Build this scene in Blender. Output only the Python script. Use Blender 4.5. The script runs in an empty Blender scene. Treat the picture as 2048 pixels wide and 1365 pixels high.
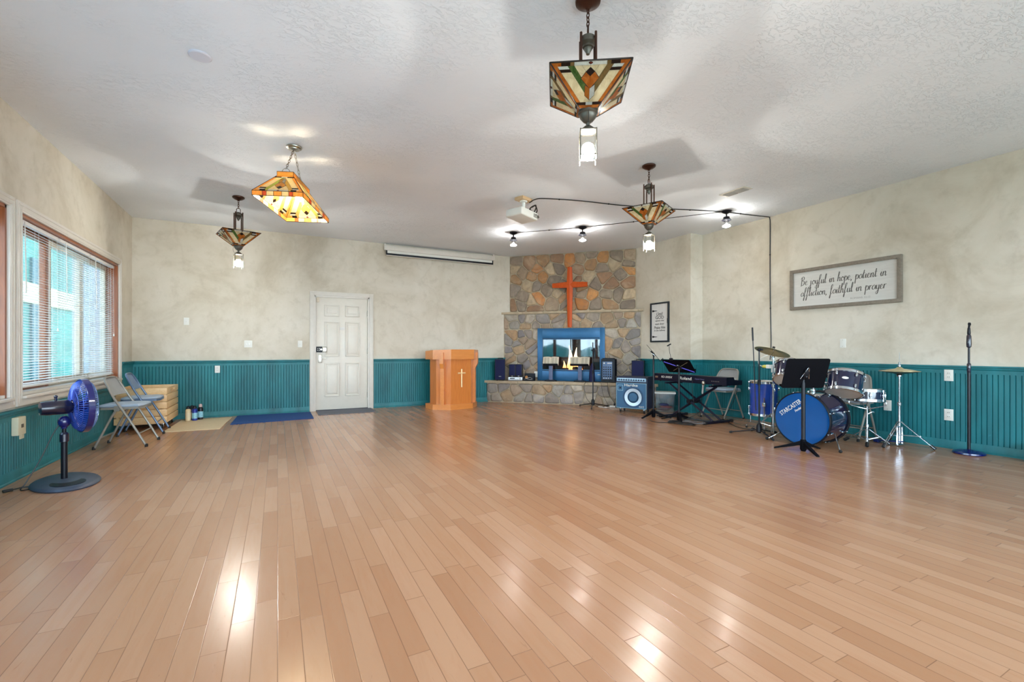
import bpy, bmesh, math, random
from mathutils import Vector, Matrix, Euler
from math import sin, cos, pi, radians as R_, sqrt

sc = bpy.context.scene
COL = sc.collection

# ------------------------------------------------------------------ camera
cam_d = bpy.data.cameras.new('camera'); cam = bpy.data.objects.new('camera', cam_d); COL.objects.link(cam)
cam_d.sensor_width = 36; cam_d.lens = 910 / 2048 * 36; cam_d.shift_y = 17.5 / 2048
cam_d.clip_start = .05; cam_d.clip_end = 300
cam.location = (0, 0, 1.08); cam.rotation_euler = (pi / 2, 0, R_(-27.26))
sc.camera = cam
# ------------------------------------------------------------------ exposure, sky, daylight
vs = sc.view_settings
sc.display_settings.display_device = 'sRGB'
vs.view_transform = 'Standard'; vs.look = 'None'; vs.gamma = 1; vs.use_curve_mapping = False
vs.exposure = 1.08
cy = sc.cycles
cy.use_denoising = True; cy.max_bounces = 8; cy.diffuse_bounces = 5; cy.glossy_bounces = 4
cy.transparent_max_bounces = 12; cy.transmission_bounces = 6; cy.caustics_reflective = False; cy.caustics_refractive = False
cy.sample_clamp_indirect = 4.0; cy.use_light_tree = True; cy.adaptive_threshold = .008

SKY_S = 6.5
w = bpy.data.worlds.new('sky'); sc.world = w; w.use_nodes = True
nt = w.node_tree; bg = nt.nodes['Background']
tc = nt.nodes.new('ShaderNodeTexCoord'); sx = nt.nodes.new('ShaderNodeSeparateXYZ'); rp = nt.nodes.new('ShaderNodeValToRGB')
nt.links.new(tc.outputs['Generated'], sx.inputs[0]); nt.links.new(sx.outputs['Z'], rp.inputs[0]); nt.links.new(rp.outputs[0], bg.inputs[0])
rp.color_ramp.elements[0].color = (.70, .88, 1, 1); rp.color_ramp.elements[1].color = (.42, .68, 1, 1); rp.color_ramp.elements[1].position = .8
bg.inputs[1].default_value = SKY_S

def area(name, loc, rot, sx_, sy_, power, col, portal=False):
    l = bpy.data.lights.new(name, 'AREA'); l.shape = 'RECTANGLE'; l.size = sx_; l.size_y = sy_; l.energy = power; l.color = col
    o = bpy.data.objects.new(name, l); COL.objects.link(o); o.location = loc; o.rotation_euler = rot
    if portal: l.cycles.is_portal = True
    return o
# added fill lamp boosts daylight from behind the camera; sky portals in left windows
area('rear_daylight_fill', (2.3, -3.06, 1.45), (R_(118), 0, 0), 7.6, 1.9, 75, (.86, .94, 1))
area('portal_far', (-2.12, .85, 1.46), (R_(90), 0, R_(-90)), 2.7, 1.55, 1, (1, 1, 1), True)
area('portal_near', (-2.12, 3.76, 1.46), (R_(90), 0, R_(-90)), 2.72, 1.55, 1, (1, 1, 1), True)
area('portal_blinds', (-2.14, 6.66, 1.46), (R_(90), 0, R_(-90)), 2.67, 1.55, 1, (1, 1, 1), True)
BULB = 430.0     # radiance of the lantern bulbs
SPOTB = 110.0

# ------------------------------------------------------------------ helpers
def lin(c):
    return tuple(((v / 255) / 12.92 if v / 255 <= .04045 else ((v / 255 + .055) / 1.055) ** 2.4) for v in c)
def c4(c): return (*lin(c), 1)

class Mat:
    def __init__(s, name):
        s.m = bpy.data.materials.new(name); s.m.use_nodes = True; s.nt = s.m.node_tree; s.nt.nodes.clear()
        s.out = s.n('ShaderNodeOutputMaterial'); s.p = s.n('ShaderNodeBsdfPrincipled'); s.l(s.p.outputs[0], s.out.inputs[0])
    def n(s, t, **k):
        x = s.nt.nodes.new(t)
        for a, b in k.items(): setattr(x, a, b)
        return x
    def l(s, a, b): s.nt.links.new(a, b)
    def math(s, op, a, b=None, c=None):
        x = s.n('ShaderNodeMath', operation=op)
        for i, v in enumerate((a, b, c)):
            if v is None: continue
            if hasattr(v, 'links'): s.l(v, x.inputs[i])
            else: x.inputs[i].default_value = v
        return x.outputs[0]
    def mix(s, fac, a, b):
        x = s.n('ShaderNodeMix', data_type='RGBA')
        for i, v in ((0, fac), (6, a), (7, b)):
            if hasattr(v, 'links'): s.l(v, x.inputs[i])
            else: x.inputs[i].default_value = v
        return x.outputs[2]
    def noise(s, scale, detail=3, rough=.55, vec=None, dist=0):
        x = s.n('ShaderNodeTexNoise'); x.inputs['Scale'].default_value = scale; x.inputs['Detail'].default_value = detail
        x.inputs['Roughness'].default_value = rough; x.inputs['Distortion'].default_value = dist
        if vec is None: vec = s.obj()
        s.l(vec, x.inputs['Vector']); return x.outputs['Fac']
    def obj(s):
        if not hasattr(s, '_o'): s._o = s.n('ShaderNodeTexCoord')
        return s._o.outputs['Object']
    def scaled(s, v):
        x = s.n('ShaderNodeMapping'); x.inputs['Scale'].default_value = v; s.l(s.obj(), x.inputs[0]); return x.outputs[0]
    def ramp(s, fac, stops):
        x = s.n('ShaderNodeValToRGB'); e = x.color_ramp.elements
        while len(e) < len(stops): e.new(.5)
        for q, (p, c) in zip(e, stops): q.position = p; q.color = c
        s.l(fac, x.inputs[0]); return x.outputs[0]
    def bump(s, h, strength, dist=.01):
        x = s.n('ShaderNodeBump'); x.inputs['Strength'].default_value = strength; x.inputs['Distance'].default_value = dist
        s.l(h, x.inputs['Height']); s.l(x.outputs[0], s.p.inputs['Normal'])
    def set(s, **k):
        for a, v in k.items():
            i = s.p.inputs[a.replace('_', ' ')]
            if hasattr(v, 'links'): s.l(v, i)
            else: i.default_value = v
        return s

def mat(name, col, rough=.5, metal=0, var=.12, scale=14, bump=0, bscale=120, coat=0, **k):
    m = Mat(name); c = c4(col)
    d = tuple(x * (1 - var) for x in c[:3]) + (1,); h = tuple(min(1, x * (1 + var * .6)) for x in c[:3]) + (1,)
    f = m.noise(scale, 4)
    m.set(Base_Color=m.ramp(f, [(.3, d), (.7, h)]), Roughness=rough, Metallic=metal, Coat_Weight=coat, **k)
    if bump: m.bump(m.noise(bscale, 2), bump, .002)
    return m.m

def wood(name, c1, c2, rough=.35, along=(1, 12, 12), coat=.3):
    m = Mat(name); v = m.scaled(along)
    f = m.noise(3.0, 5, .6, v, 1.2); g = m.noise(28, 2, .5, v)
    col = m.mix(m.math('MULTIPLY', g, .35), m.ramp(f, [(.25, c4(c1)), (.75, c4(c2))]), c4(c1))
    m.set(Base_Color=col, Roughness=rough, Coat_Weight=coat, Coat_Roughness=.15); return m.m

def emit(name, col, s):
    m = Mat(name); e = m.n('ShaderNodeEmission'); e.inputs[0].default_value = (*col, 1); e.inputs[1].default_value = s
    m.l(e.outputs[0], m.out.inputs[0]); return m.m

def clear_glass(name, tint=(.96, .98, .98), fac=.10, rough=.02):
    m = Mat(name); t = m.n('ShaderNodeBsdfTransparent'); t.inputs[0].default_value = (*tint, 1)
    g = m.n('ShaderNodeBsdfGlossy'); g.inputs['Roughness'].default_value = rough
    lw = m.n('ShaderNodeLayerWeight'); lw.inputs[0].default_value = .35
    x = m.n('ShaderNodeMixShader'); m.l(m.math('ADD', m.math('MULTIPLY', lw.outputs['Fresnel'], .6), fac), x.inputs[0])
    m.l(t.outputs[0], x.inputs[1]); m.l(g.outputs[0], x.inputs[2]); m.l(x.outputs[0], m.out.inputs[0]); return m.m

def art_glass(name, c1, c2):
    m = Mat(name); f = m.noise(22, 4, .6, m.scaled((1, 1, .35)), 1.5)
    col = m.ramp(f, [(.3, c4(c1)), (.7, c4(c2))])
    tr = m.n('ShaderNodeBsdfTranslucent'); m.l(col, tr.inputs[0]); m.set(Base_Color=col, Roughness=.15)
    x = m.n('ShaderNodeMixShader'); x.inputs[0].default_value = .68
    m.l(m.p.outputs[0], x.inputs[1]); m.l(tr.outputs[0], x.inputs[2]); m.l(x.outputs[0], m.out.inputs[0]); return m.m

class MB:
    def __init__(s): s.bm = bmesh.new(); s.mi = 0; s.mats = []; s.M = Matrix()
    def use(s, m):
        if m not in s.mats: s.mats.append(m)
        s.mi = s.mats.index(m); return s
    def _v(s, p): return s.bm.verts.new(s.M @ Vector(p))
    def _f(s, vs_, sm=True):
        try: f = s.bm.faces.new(vs_)
        except ValueError: return None
        f.material_index = s.mi; f.smooth = sm; return f
    def box(s, c, d, rot=None, bev=0, seg=2):
        r = bmesh.ops.create_cube(s.bm, size=1)
        T = s.M @ Matrix.Translation(c) @ (Euler(rot).to_matrix().to_4x4() if rot else Matrix()) @ Matrix.Diagonal((*d, 1))
        bmesh.ops.transform(s.bm, matrix=T, verts=r['verts'])
        fs = set(f for v in r['verts'] for f in v.link_faces)
        for f in fs: f.material_index = s.mi; f.smooth = True
        if bev:
            es = list(set(e for f in fs for e in f.edges))
            q = bmesh.ops.bevel(s.bm, geom=es, offset=min(bev, min(d) * .45), segments=seg, affect='EDGES', profile=.6)
            for f in q['faces']: f.material_index = s.mi; f.smooth = True
        return s
    def ring(s, c, ax, r, n, ph=0):
        ax = Vector(ax).normalized(); u = ax.orthogonal().normalized(); v = ax.cross(u)
        return [s._v(Vector(c) + (u * cos(ph + 2 * pi * i / n) + v * sin(ph + 2 * pi * i / n)) * r) for i in range(n)]
    def cyl(s, a, b, r, r2=None, n=16, cap=True):
        r2 = r if r2 is None else r2; ax = Vector(b) - Vector(a)
        A = s.ring(a, ax, r, n); B = s.ring(b, ax, r2, n)
        for i in range(n): s._f([A[i], A[(i + 1) % n], B[(i + 1) % n], B[i]])
        if cap: s._f(A[::-1]); s._f(B)
        return s
    def tube(s, pts, r, n=8, smooth=0, closed=False, cap=True, flat=None):
        P = [Vector(p) for p in pts]
        if smooth: P = spline(P, smooth, closed)
        rings = []; u = None; N = len(P)
        for i in range(N):
            a = P[i - 1] if (i or closed) else P[0]; b = P[(i + 1) % N] if (i < N - 1 or closed) else P[-1]
            t = b - a
            if t.length < 1e-9: t = Vector((0, 0, 1))
            t.normalize()
            if u is None: u = t.orthogonal().normalized()
            u = (u - t * u.dot(t))
            if u.length < 1e-6: u = t.orthogonal()
            u.normalize(); v = t.cross(u)
            rr = r[i * (len(r) - 1) // max(1, N - 1)] if isinstance(r, (list, tuple)) else r
            rings.append([s._v(P[i] + (u * cos(2 * pi * k / n + pi / n) + v * sin(2 * pi * k / n + pi / n)) * rr) for k in range(n)])
        for i in range(N if closed else N - 1):
            A = rings[i]; B = rings[(i + 1) % N]
            for k in range(n): s._f([A[k], A[(k + 1) % n], B[(k + 1) % n], B[k]])
        if cap and not closed: s._f(rings[0][::-1]); s._f(rings[-1])
        return s
    def lathe(s, prof, c=(0, 0, 0), n=24, ax=None, cap=True):
        T = Matrix.Translation(c) @ (Vector(ax).to_track_quat('Z', 'Y').to_matrix().to_4x4() if ax else Matrix())
        rs = []
        for r, z in prof:
            if r < 1e-6: rs.append([s._v(T @ Vector((0, 0, z)))])
            else: rs.append([s._v(T @ Vector((r * cos(2 * pi * i / n), r * sin(2 * pi * i / n), z))) for i in range(n)])
        for A, B in zip(rs, rs[1:]):
            for i in range(n):
                a, b = A[i % len(A)], A[(i + 1) % len(A)]; d, e = B[i % len(B)], B[(i + 1) % len(B)]
                q = [a, b, e, d]; q = [x for k, x in enumerate(q) if x not in q[:k]]
                if len(q) > 2: s._f(q)
        if cap:
            if len(rs[0]) > 1: s._f(rs[0][::-1])
            if len(rs[-1]) > 1: s._f(rs[-1])
        return s
    def prism(s, poly, z0, z1, T=None, sm=False):
        T = T or Matrix()
        A = [s._v(T @ Vector((x, y, z0))) for x, y in poly]; B = [s._v(T @ Vector((x, y, z1))) for x, y in poly]; n = len(poly)
        for i in range(n): s._f([A[i], A[(i + 1) % n], B[(i + 1) % n], B[i]], sm)
        s._f(A[::-1], sm); s._f(B, sm); return s
    def sphere(s, c, r, n=16, sq=(1, 1, 1)):
        m = n // 2; prof = [(r * sin(pi * i / m), -r * cos(pi * i / m)) for i in range(m + 1)]
        prof[0] = (0, -r); prof[-1] = (0, r)
        old = s.M; s.M = old @ Matrix.Translation(c) @ Matrix.Diagonal((*sq, 1)); s.lathe(prof, n=n, cap=False); s.M = old; return s
    def build(s, name, m=None, parent=None, sharp=35, loc=None, rot=None, recalc=True):
        if recalc: bmesh.ops.recalc_face_normals(s.bm, faces=s.bm.faces[:])
        me = bpy.data.meshes.new(name); s.bm.to_mesh(me); s.bm.free()
        for x in (s.mats or [m]): me.materials.append(x)
        if sharp: me.set_sharp_from_angle(angle=R_(sharp))
        o = bpy.data.objects.new(name, me); COL.objects.link(o)
        if parent: o.parent = parent
        if loc: o.location = loc
        if rot: o.rotation_euler = rot
        return o

def spline(P, k, closed=False):
    out = []; n = len(P)
    g = lambda i: P[i % n] if closed else P[max(0, min(n - 1, i))]
    for i in range(n if closed else n - 1):
        a, b, c, d = g(i - 1), g(i), g(i + 1), g(i + 2)
        for j in range(k):
            t = j / k
            out.append(.5 * ((2 * b) + (c - a) * t + (2 * a - 5 * b + 4 * c - d) * t * t + (3 * b - a - 3 * c + d) * t ** 3))
    if not closed: out.append(P[-1])
    return out

def tag(o, label=None, cat=None, group=None, kind=None):
    if label: o['label'] = label
    if cat: o['category'] = cat
    if group: o['group'] = group
    if kind: o['kind'] = kind
    return o
def thing(name, label, cat, loc=(0, 0, 0), rz=0, group=None):
    o = bpy.data.objects.new(name, None); COL.objects.link(o); o.empty_display_size = .1
    o.location = loc; o.rotation_euler = (0, 0, R_(rz)); return tag(o, label, cat, group)
def struct(o): o['kind'] = 'structure'; return o
def kids(o): return [c for c in bpy.data.objects if c.parent == o]
def dup(o, loc=None, rz=None, label=None, parent=None):
    c = o.copy(); COL.objects.link(c)
    if parent: c.parent = parent
    for k in kids(o): dup(k, parent=c)
    if loc is not None: c.location = loc
    if rz is not None: c.rotation_euler = (0, 0, R_(rz))
    if label: c['label'] = label
    return c
def text(body, m, width, parent, loc, rot=(pi / 2, 0, 0), shear=0, name='lettering', bold=0, height=None, extrude=.0008, align='CENTER'):
    cu = bpy.data.curves.new('t', 'FONT'); cu.body = body; cu.align_x = align; cu.align_y = 'CENTER'; cu.shear = shear; cu.offset = bold
    cu.resolution_u = 3; cu.space_line = .8
    o = bpy.data.objects.new('t', cu); COL.objects.link(o)
    me = bpy.data.meshes.new_from_object(o.evaluated_get(bpy.context.evaluated_depsgraph_get()))
    bpy.data.objects.remove(o)
    xs = [v.co.x for v in me.vertices]; ys = [v.co.y for v in me.vertices]
    k = width / (max(xs) - min(xs)); ky = k if height is None else height / (max(ys) - min(ys))
    cx = (max(xs) + min(xs)) / 2; cyy = (max(ys) + min(ys)) / 2
    b = bmesh.new(); b.from_mesh(me)
    for v in b.verts: v.co = Vector(((v.co.x - cx) * k, (v.co.y - cyy) * ky, 0))
    r = bmesh.ops.extrude_face_region(b, geom=b.faces[:])
    bmesh.ops.translate(b, vec=(0, 0, extrude), verts=[x for x in r['geom'] if isinstance(x, bmesh.types.BMVert)])
    b.to_mesh(me); b.free(); me.materials.clear(); me.materials.append(m); me.name = name
    q = bpy.data.objects.new(name, me); COL.objects.link(q); q.parent = parent; q.location = loc; q.rotation_euler = rot
    return q

# ------------------------------------------------------------------ materials
def m_plaster():
    m = Mat('plaster wall'); f = m.noise(1.1, 6, .62, dist=.6); g = m.noise(6, 5, .65)
    col = m.ramp(f, [(.28, c4((182, 171, 151))), (.5, c4((206, 198, 182))), (.72, c4((216, 209, 196)))])
    col = m.mix(m.math('MULTIPLY', m.ramp(g, [(.52, (0, 0, 0, 1)), (.75, (1, 1, 1, 1))]), .35), col, c4((164, 153, 132)))
    v = m.n('ShaderNodeTexVoronoi', feature='DISTANCE_TO_EDGE'); v.inputs['Scale'].default_value = .55
    ns = m.n('ShaderNodeTexNoise'); ns.inputs['Scale'].default_value = 1.7; ns.inputs['Detail'].default_value = 5; m.l(m.obj(), ns.inputs[0])
    va = m.n('ShaderNodeVectorMath', operation='MULTIPLY_ADD'); m.l(ns.outputs['Color'], va.inputs[0]); va.inputs[1].default_value = (.9, .9, .9); m.l(m.obj(), va.inputs[2])
    m.l(va.outputs[0], v.inputs['Vector'])
    crack = m.ramp(v.outputs['Distance'], [(0, (1, 1, 1, 1)), (.02, (0, 0, 0, 1))])
    col = m.mix(m.math('MULTIPLY', crack, m.math('MULTIPLY', f, .16)), col, c4((140, 128, 108)))
    m.set(Base_Color=col, Roughness=.85); m.bump(m.noise(38, 4), .25, .004); return m.m
def m_ceiling():
    m = Mat('knockdown ceiling'); f = m.noise(.7, 4)
    m.set(Base_Color=m.ramp(f, [(.3, c4((225, 231, 238))), (.7, c4((233, 238, 244)))]), Roughness=.6)
    a = m.noise(17, 5, .6, m.scaled((1, 1.8, 1)), 1.2); p = m.noise(2.2, 2)
    h = m.math('MULTIPLY', m.ramp(a, [(.5, (0, 0, 0, 1)), (.58, (1, 1, 1, 1))]), m.ramp(p, [(.4, (.12, .12, .12, 1)), (.6, (1, 1, 1, 1))]))
    m.bump(h, .62, .007); return m.m
def m_green():
    m = Mat('green painted wainscot'); f = m.noise(5, 4, .6, m.scaled((1, 1, .25))); g = m.noise(16, 3, .6, dist=1.5)
    col = m.ramp(f, [(.25, c4((8, 88, 96))), (.75, c4((26, 122, 130)))])
    col = m.mix(m.ramp(g, [(.66, (0, 0, 0, 1)), (.76, (.25, .25, .25, 1))]), col, c4((60, 146, 152)))
    m.set(Base_Color=col, Roughness=.5); m.bump(m.noise(60, 2, .5, m.scaled((1, 1, .15))), .08, .002); return m.m
def m_floor():
    m = Mat('maple floor boards'); W = .0815
    s = m.n('ShaderNodeSeparateXYZ'); m.l(m.obj(), s.inputs[0]); X, Y = s.outputs[0], s.outputs[1]
    u = m.math('DIVIDE', X, W); row = m.math('FLOOR', u); fu = m.math('FRACT', u)
    wn = m.n('ShaderNodeTexWhiteNoise', noise_dimensions='1D'); m.l(row, wn.inputs['W'])
    L = m.math('MULTIPLY_ADD', wn.outputs['Value'], .35, .55)
    wn2 = m.n('ShaderNodeTexWhiteNoise', noise_dimensions='1D'); m.l(m.math('ADD', row, 77.3), wn2.inputs['W'])
    v = m.math('ADD', m.math('DIVIDE', Y, L), m.math('MULTIPLY', wn2.outputs['Value'], 9)); brd = m.math('FLOOR', v); fv = m.math('FRACT', v)
    cb = m.n('ShaderNodeCombineXYZ'); m.l(row, cb.inputs[0]); m.l(brd, cb.inputs[1])
    w3 = m.n('ShaderNodeTexWhiteNoise', noise_dimensions='2D'); m.l(cb.outputs[0], w3.inputs['Vector']); rnd = w3.outputs['Value']
    # grain, shifted per board
    mp = m.n('ShaderNodeVectorMath', operation='MULTIPLY_ADD'); m.l(cb.outputs[0], mp.inputs[0]); mp.inputs[1].default_value = (3.7, 5.1, 1); m.l(m.scaled((11, 1.2, 1)), mp.inputs[2])
    gr = m.noise(1.6, 5, .62, mp.outputs[0], 1.4); fl = m.noise(5.5, 3, .6, mp.outputs[0], 2.0)
    base = m.ramp(rnd, [(0, c4((167, 119, 86))), (.3, c4((172, 125, 92))), (.65, c4((176, 130, 97))), (1, c4((182, 137, 105)))])
    col = m.mix(m.math('MULTIPLY', m.ramp(gr, [(.45, (0, 0, 0, 1)), (.8, (1, 1, 1, 1))]), .35), base, c4((165, 108, 70)))
    col = m.mix(m.ramp(fl, [(.68, (0, 0, 0, 1)), (.8, (.5, .5, .5, 1))]), col, c4((134, 86, 58)))
    eu = m.math('MINIMUM', fu, m.math('SUBTRACT', 1, fu)); ev = m.math('MULTIPLY', m.math('MINIMUM', fv, m.math('SUBTRACT', 1, fv)), 9)
    gap = m.ramp(m.math('MINIMUM', eu, ev), [(0, (1, 1, 1, 1)), (.026, (0, 0, 0, 1))])
    col = m.mix(m.math('MULTIPLY', gap, .72), col, c4((84, 52, 34)))
    m.set(Base_Color=col, Roughness=m.math('MULTIPLY_ADD', m.noise(2.5, 3), .05, .20), Coat_Weight=.12, Coat_Roughness=.12)
    # slight cupping of each strip, groove at the joints, long undulation
    cup = m.math('MULTIPLY', m.math('POWER', m.math('SUBTRACT', m.math('MULTIPLY', fu, 2), 1), 2), .45)
    tlt = m.math('MULTIPLY', m.math('MULTIPLY', m.math('SUBTRACT', rnd, .5), fu), 1.6)
    hh = m.math('ADD', m.math('SUBTRACT', m.math('ADD', cup, tlt), m.math('MULTIPLY', gap, .35)), m.math('MULTIPLY', m.noise(2.2, 2, .5, m.scaled((5, .5, 1))), .9))
    b = m.n('ShaderNodeBump'); b.inputs['Strength'].default_value = .22; b.inputs['Distance'].default_value = .003; m.l(hh, b.inputs['Height'])
    m.l(b.outputs[0], m.p.inputs['Normal']); m.l(b.outputs[0], m.p.inputs['Coat Normal']); return m.m
def m_stone():
    m = Mat('field stone'); a = m.n('ShaderNodeAttribute', attribute_name='Col')
    f = m.noise(9, 5, .65, dist=.8); g = m.noise(3.2, 4, .6, dist=1)
    dk = m.mix(.45, a.outputs['Color'], c4((104, 92, 82))); lt = m.mix(.5, a.outputs['Color'], c4((206, 190, 164)))
    col = m.mix(m.ramp(f, [(.35, (1, 1, 1, 1)), (.6, (0, 0, 0, 1))]), a.outputs['Color'], dk)
    col = m.mix(m.ramp(g, [(.5, (0, 0, 0, 1)), (.7, (.7, .7, .7, 1))]), col, lt)
    m.set(Base_Color=col, Roughness=.75); m.bump(m.noise(30, 5, .6), .5, .01); return m.m
PL, CE, GR, FL, STN = m_plaster(), m_ceiling(), m_green(), m_floor(), m_stone()
MORT = mat('mortar', (176, 162, 138), .9, var=.2, scale=20, bump=.5)
CAPS = mat('cut stone slab', (176, 158, 132), .7, var=.2, scale=6, bump=.4, bscale=40)
WHT = mat('white trim paint', (212, 206, 196), .4, var=.03)
DOORW = mat('white door paint', (218, 212, 200), .38, var=.03)
PLAS = mat('white plastic', (222, 221, 214), .4, var=.02)
BLK = mat('black plastic', (12, 14, 24), .4, var=.1, Specular_IOR_Level=.3)
BLKM = mat('black metal', (22, 23, 30), .35, metal=.3, var=.1)
NAVY = mat('dark blue plastic', (15, 22, 92), .22, var=.12, coat=.6)
NAVYK = mat('black blue plastic', (20, 20, 42), .22, var=.12, coat=.5)
CHR = mat('chrome', (205, 210, 216), .14, metal=1, var=.04)
STEEL = mat('brushed nickel', (168, 162, 150), .3, metal=1, var=.06)
BRNZ = mat('dark bronze', (72, 42, 30), .38, metal=.6, var=.2)
PEWT = mat('weathered bronze', (98, 92, 82), .4, metal=.6, var=.2)
BLIND = mat('white slat', (226, 225, 222), .45, var=.02)
SASH = wood('stained window wood', (120, 62, 28), (168, 92, 40), .4, (10, 1, 1))
SASHL = mat('pale painted sash', (196, 178, 156), .5, var=.05)
WPANE = clear_glass('window glass', fac=.04)
BRASS = mat('cymbal brass', (206, 192, 150), .34, metal=.65, var=.12, scale=30)
RUB = mat('black rubber', (20, 20, 22), .7)
CABLE = mat('black cable', (14, 14, 17), .45)
GREYT = mat('grey steel tube', (142, 138, 130), .35, metal=.25, var=.05)
VINYL = mat('grey blue vinyl', (150, 166, 184), .4, var=.06, bump=.15, bscale=200)
VINYLT = mat('grey vinyl back', (140, 142, 142), .45, var=.06)

# ------------------------------------------------------------------ room shell
H = 3.07; XL = -1.94; XR = 6.55; YB = 8.67; YF = -3.1; XS = 6.26; YS = 5.50
o = MB(); o.box(((XL + XR) / 2, (YB + YF) / 2, -.05), (XR - XL + .6, YB - YF + .6, .1)); struct(o.build('floor', FL))
o = MB(); o.box(((XL + XR) / 2, (YB + YF) / 2, H + .05), (XR - XL + .6, YB - YF + .6, .1)); struct(o.build('ceiling', CE))
def wall_x(name, x, t, y0, y1, holes, m=PL):      # wall lying in a plane of constant x, holes = (y0,y1,z0,z1)
    b = MB(); cx = x + t / 2; ys = y0
    for h in sorted(holes):
        b.box((cx, (ys + h[0]) / 2, H / 2), (abs(t), h[0] - ys, H)); yc = (h[0] + h[1]) / 2; d = h[1] - h[0]
        b.box((cx, yc, h[2] / 2), (abs(t), d, h[2])); b.box((cx, yc, (h[3] + H) / 2), (abs(t), d, H - h[3])); ys = h[1]
    b.box((cx, (ys + y1) / 2, H / 2), (abs(t), y1 - ys, H)); return struct(b.build(name, m))
WZ0, WZ1 = .69, 2.245
WINS = [(-.50, 2.20, WZ0, WZ1), (2.40, 5.12, WZ0, WZ1), (5.325, 8.0, WZ0, WZ1)]
wall_x('wall_left', XL, -.18, YF, YB + .15, WINS)
wall_x('wall_right', XR, .15, YF, YS + .15, [])
wall_x('wall_right', XS, .15, YS + .15, YB + .15, [])
b = MB(); b.box(((XS + XR + .15) / 2, YS + .075, H / 2), (XR + .15 - XS, .15, H)); struct(b.build('wall_right', PL))
DX0, DX1, DZ = .572, 1.503, 2.035
b = MB(); b.box(((XL + DX0) / 2, YB + .075, H / 2), (DX0 - XL, .15, H)); b.box(((DX1 + XS + .15) / 2, YB + .075, H / 2), (XS + .15 - DX1, .15, H))
b.box(((DX0 + DX1) / 2, YB + .075, (DZ + H) / 2), (DX1 - DX0, .15, H - DZ)); struct(b.build('wall_back', PL))
b = MB()          # rear wall behind the camera with one long band of windows
for x0, x1, z0, z1 in ((XL, -1.5, 0, H), (6.1, XR, 0, H), (-1.5, 6.1, 0, .5), (-1.5, 6.1, 2.4, H)):
    b.box(((x0 + x1) / 2, YF + .05, (z0 + z1) / 2), (x1 - x0, .1, z1 - z0))
struct(b.build('wall_front', PL))
b = MB()
for i in range(5):
    b.box((-1.5 + 7.6 * i / 4, YF + .05, 1.45), (.09, .12, 1.9))
for z in (.5, 2.4): b.box((2.3, YF + .05, z), (7.7, .12, .07))
struct(b.build('window_4', SASH))

# wainscot: beadboard panels with real grooves, cap rail and baseboard
def bead(name, p0, p1, z0, z1, n, W=.0415):
    """beadboard from p0 to p1 (xy), standing proud along n"""
    p0, p1, n = Vector((*p0, 0)), Vector((*p1, 0)), Vector((*n, 0)).normalized()
    L = (p1 - p0).length; d = (p1 - p0) / L; prof = [(0, 0)]; s = 0; k = 0
    while s < L:
        e = min(L, s + W); a = s + .004; 
        prof += [(min(a, L), .014), (max(min(a, L), e - .0060), .014), (max(min(a, L), e - .0035), .003), (e - .001, .003), (e, .004)]; s = e
    b = MB(); A = [b._v(p0 + d * q + n * t + Vector((0, 0, z0))) for q, t in prof]; B = [b._v(p0 + d * q + n * t + Vector((0, 0, z1))) for q, t in prof]
    for i in range(len(prof) - 1): b._f([A[i], A[i + 1], B[i + 1], B[i]], False)
    o = b.build(name, GR, sharp=20, recalc=False)
    return struct(o)
def mould(name, p0, p1, z, prof, n, m=GR):
    """run of moulding: prof = [(out, up)]"""
    p0, p1, n = Vector((*p0, z)), Vector((*p1, z)), Vector((*n, 0)).normalized()
    b = MB(); A = [b._v(p0 + n * o_ + Vector((0, 0, u))) for o_, u in prof]; B = [b._v(p1 + n * o_ + Vector((0, 0, u))) for o_, u in prof]; N = len(prof)
    for i in range(N - 1): b._f([A[i], A[i + 1], B[i + 1], B[i]], False)
    b._f(A[::-1]); b._f(B); return struct(b.build(name, m, sharp=25))
RAIL = [(0, -.075), (.018, -.075), (.018, -.035), (.026, -.028), (.030, -.018), (.030, -.008), (.044, -.003), (.044, .012), (0, .012)]
BASE = [(0, 0), (.030, 0), (.030, .012), (.022, .020), (.022, .072), (.017, .085), (.014, .092), (0, .092)]
def dado(side, p0, p1, n, zt, k):
    bead('trim_%d' % k, p0, p1, .06, zt - .04, n); mould('trim_%d' % (k + 1), p0, p1, zt, RAIL, n); mould('baseboard_' + side, p0, p1, 0, BASE, n)
dado('back', (XL, YB), (.494, YB), (0, -1), .897, 1)
dado('back', (1.581, YB), (4.3, YB), (0, -1), .897, 3)
dado('left', (XL, YF + .1), (XL, 8.1), (1, 0), .575, 5)
bead('trim_7', (XL, 8.1), (XL, YB), .06, .86, (1, 0)); mould('trim_8', (XL, 8.1), (XL, YB), .897, RAIL, (1, 0)); mould('baseboard_left', (XL, 8.1), (XL, YB), 0, BASE, (1, 0))
dado('right', (XR, YF + .1), (XR, YS), (-1, 0), .897, 9)
dado('right', (XS, YS), (XR, YS), (0, -1), .897, 11)
dado('right', (XS, YS), (XS, 6.75), (-1, 0), .897, 13)
b = MB(); b.box((XR - .10, 1.58, .07), (.2, .10, .14), bev=.01); b.box((XR - .09, 1.58, .155), (.17, .09, .03), bev=.01)
struct(b.build('trim_15', GR))

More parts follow.
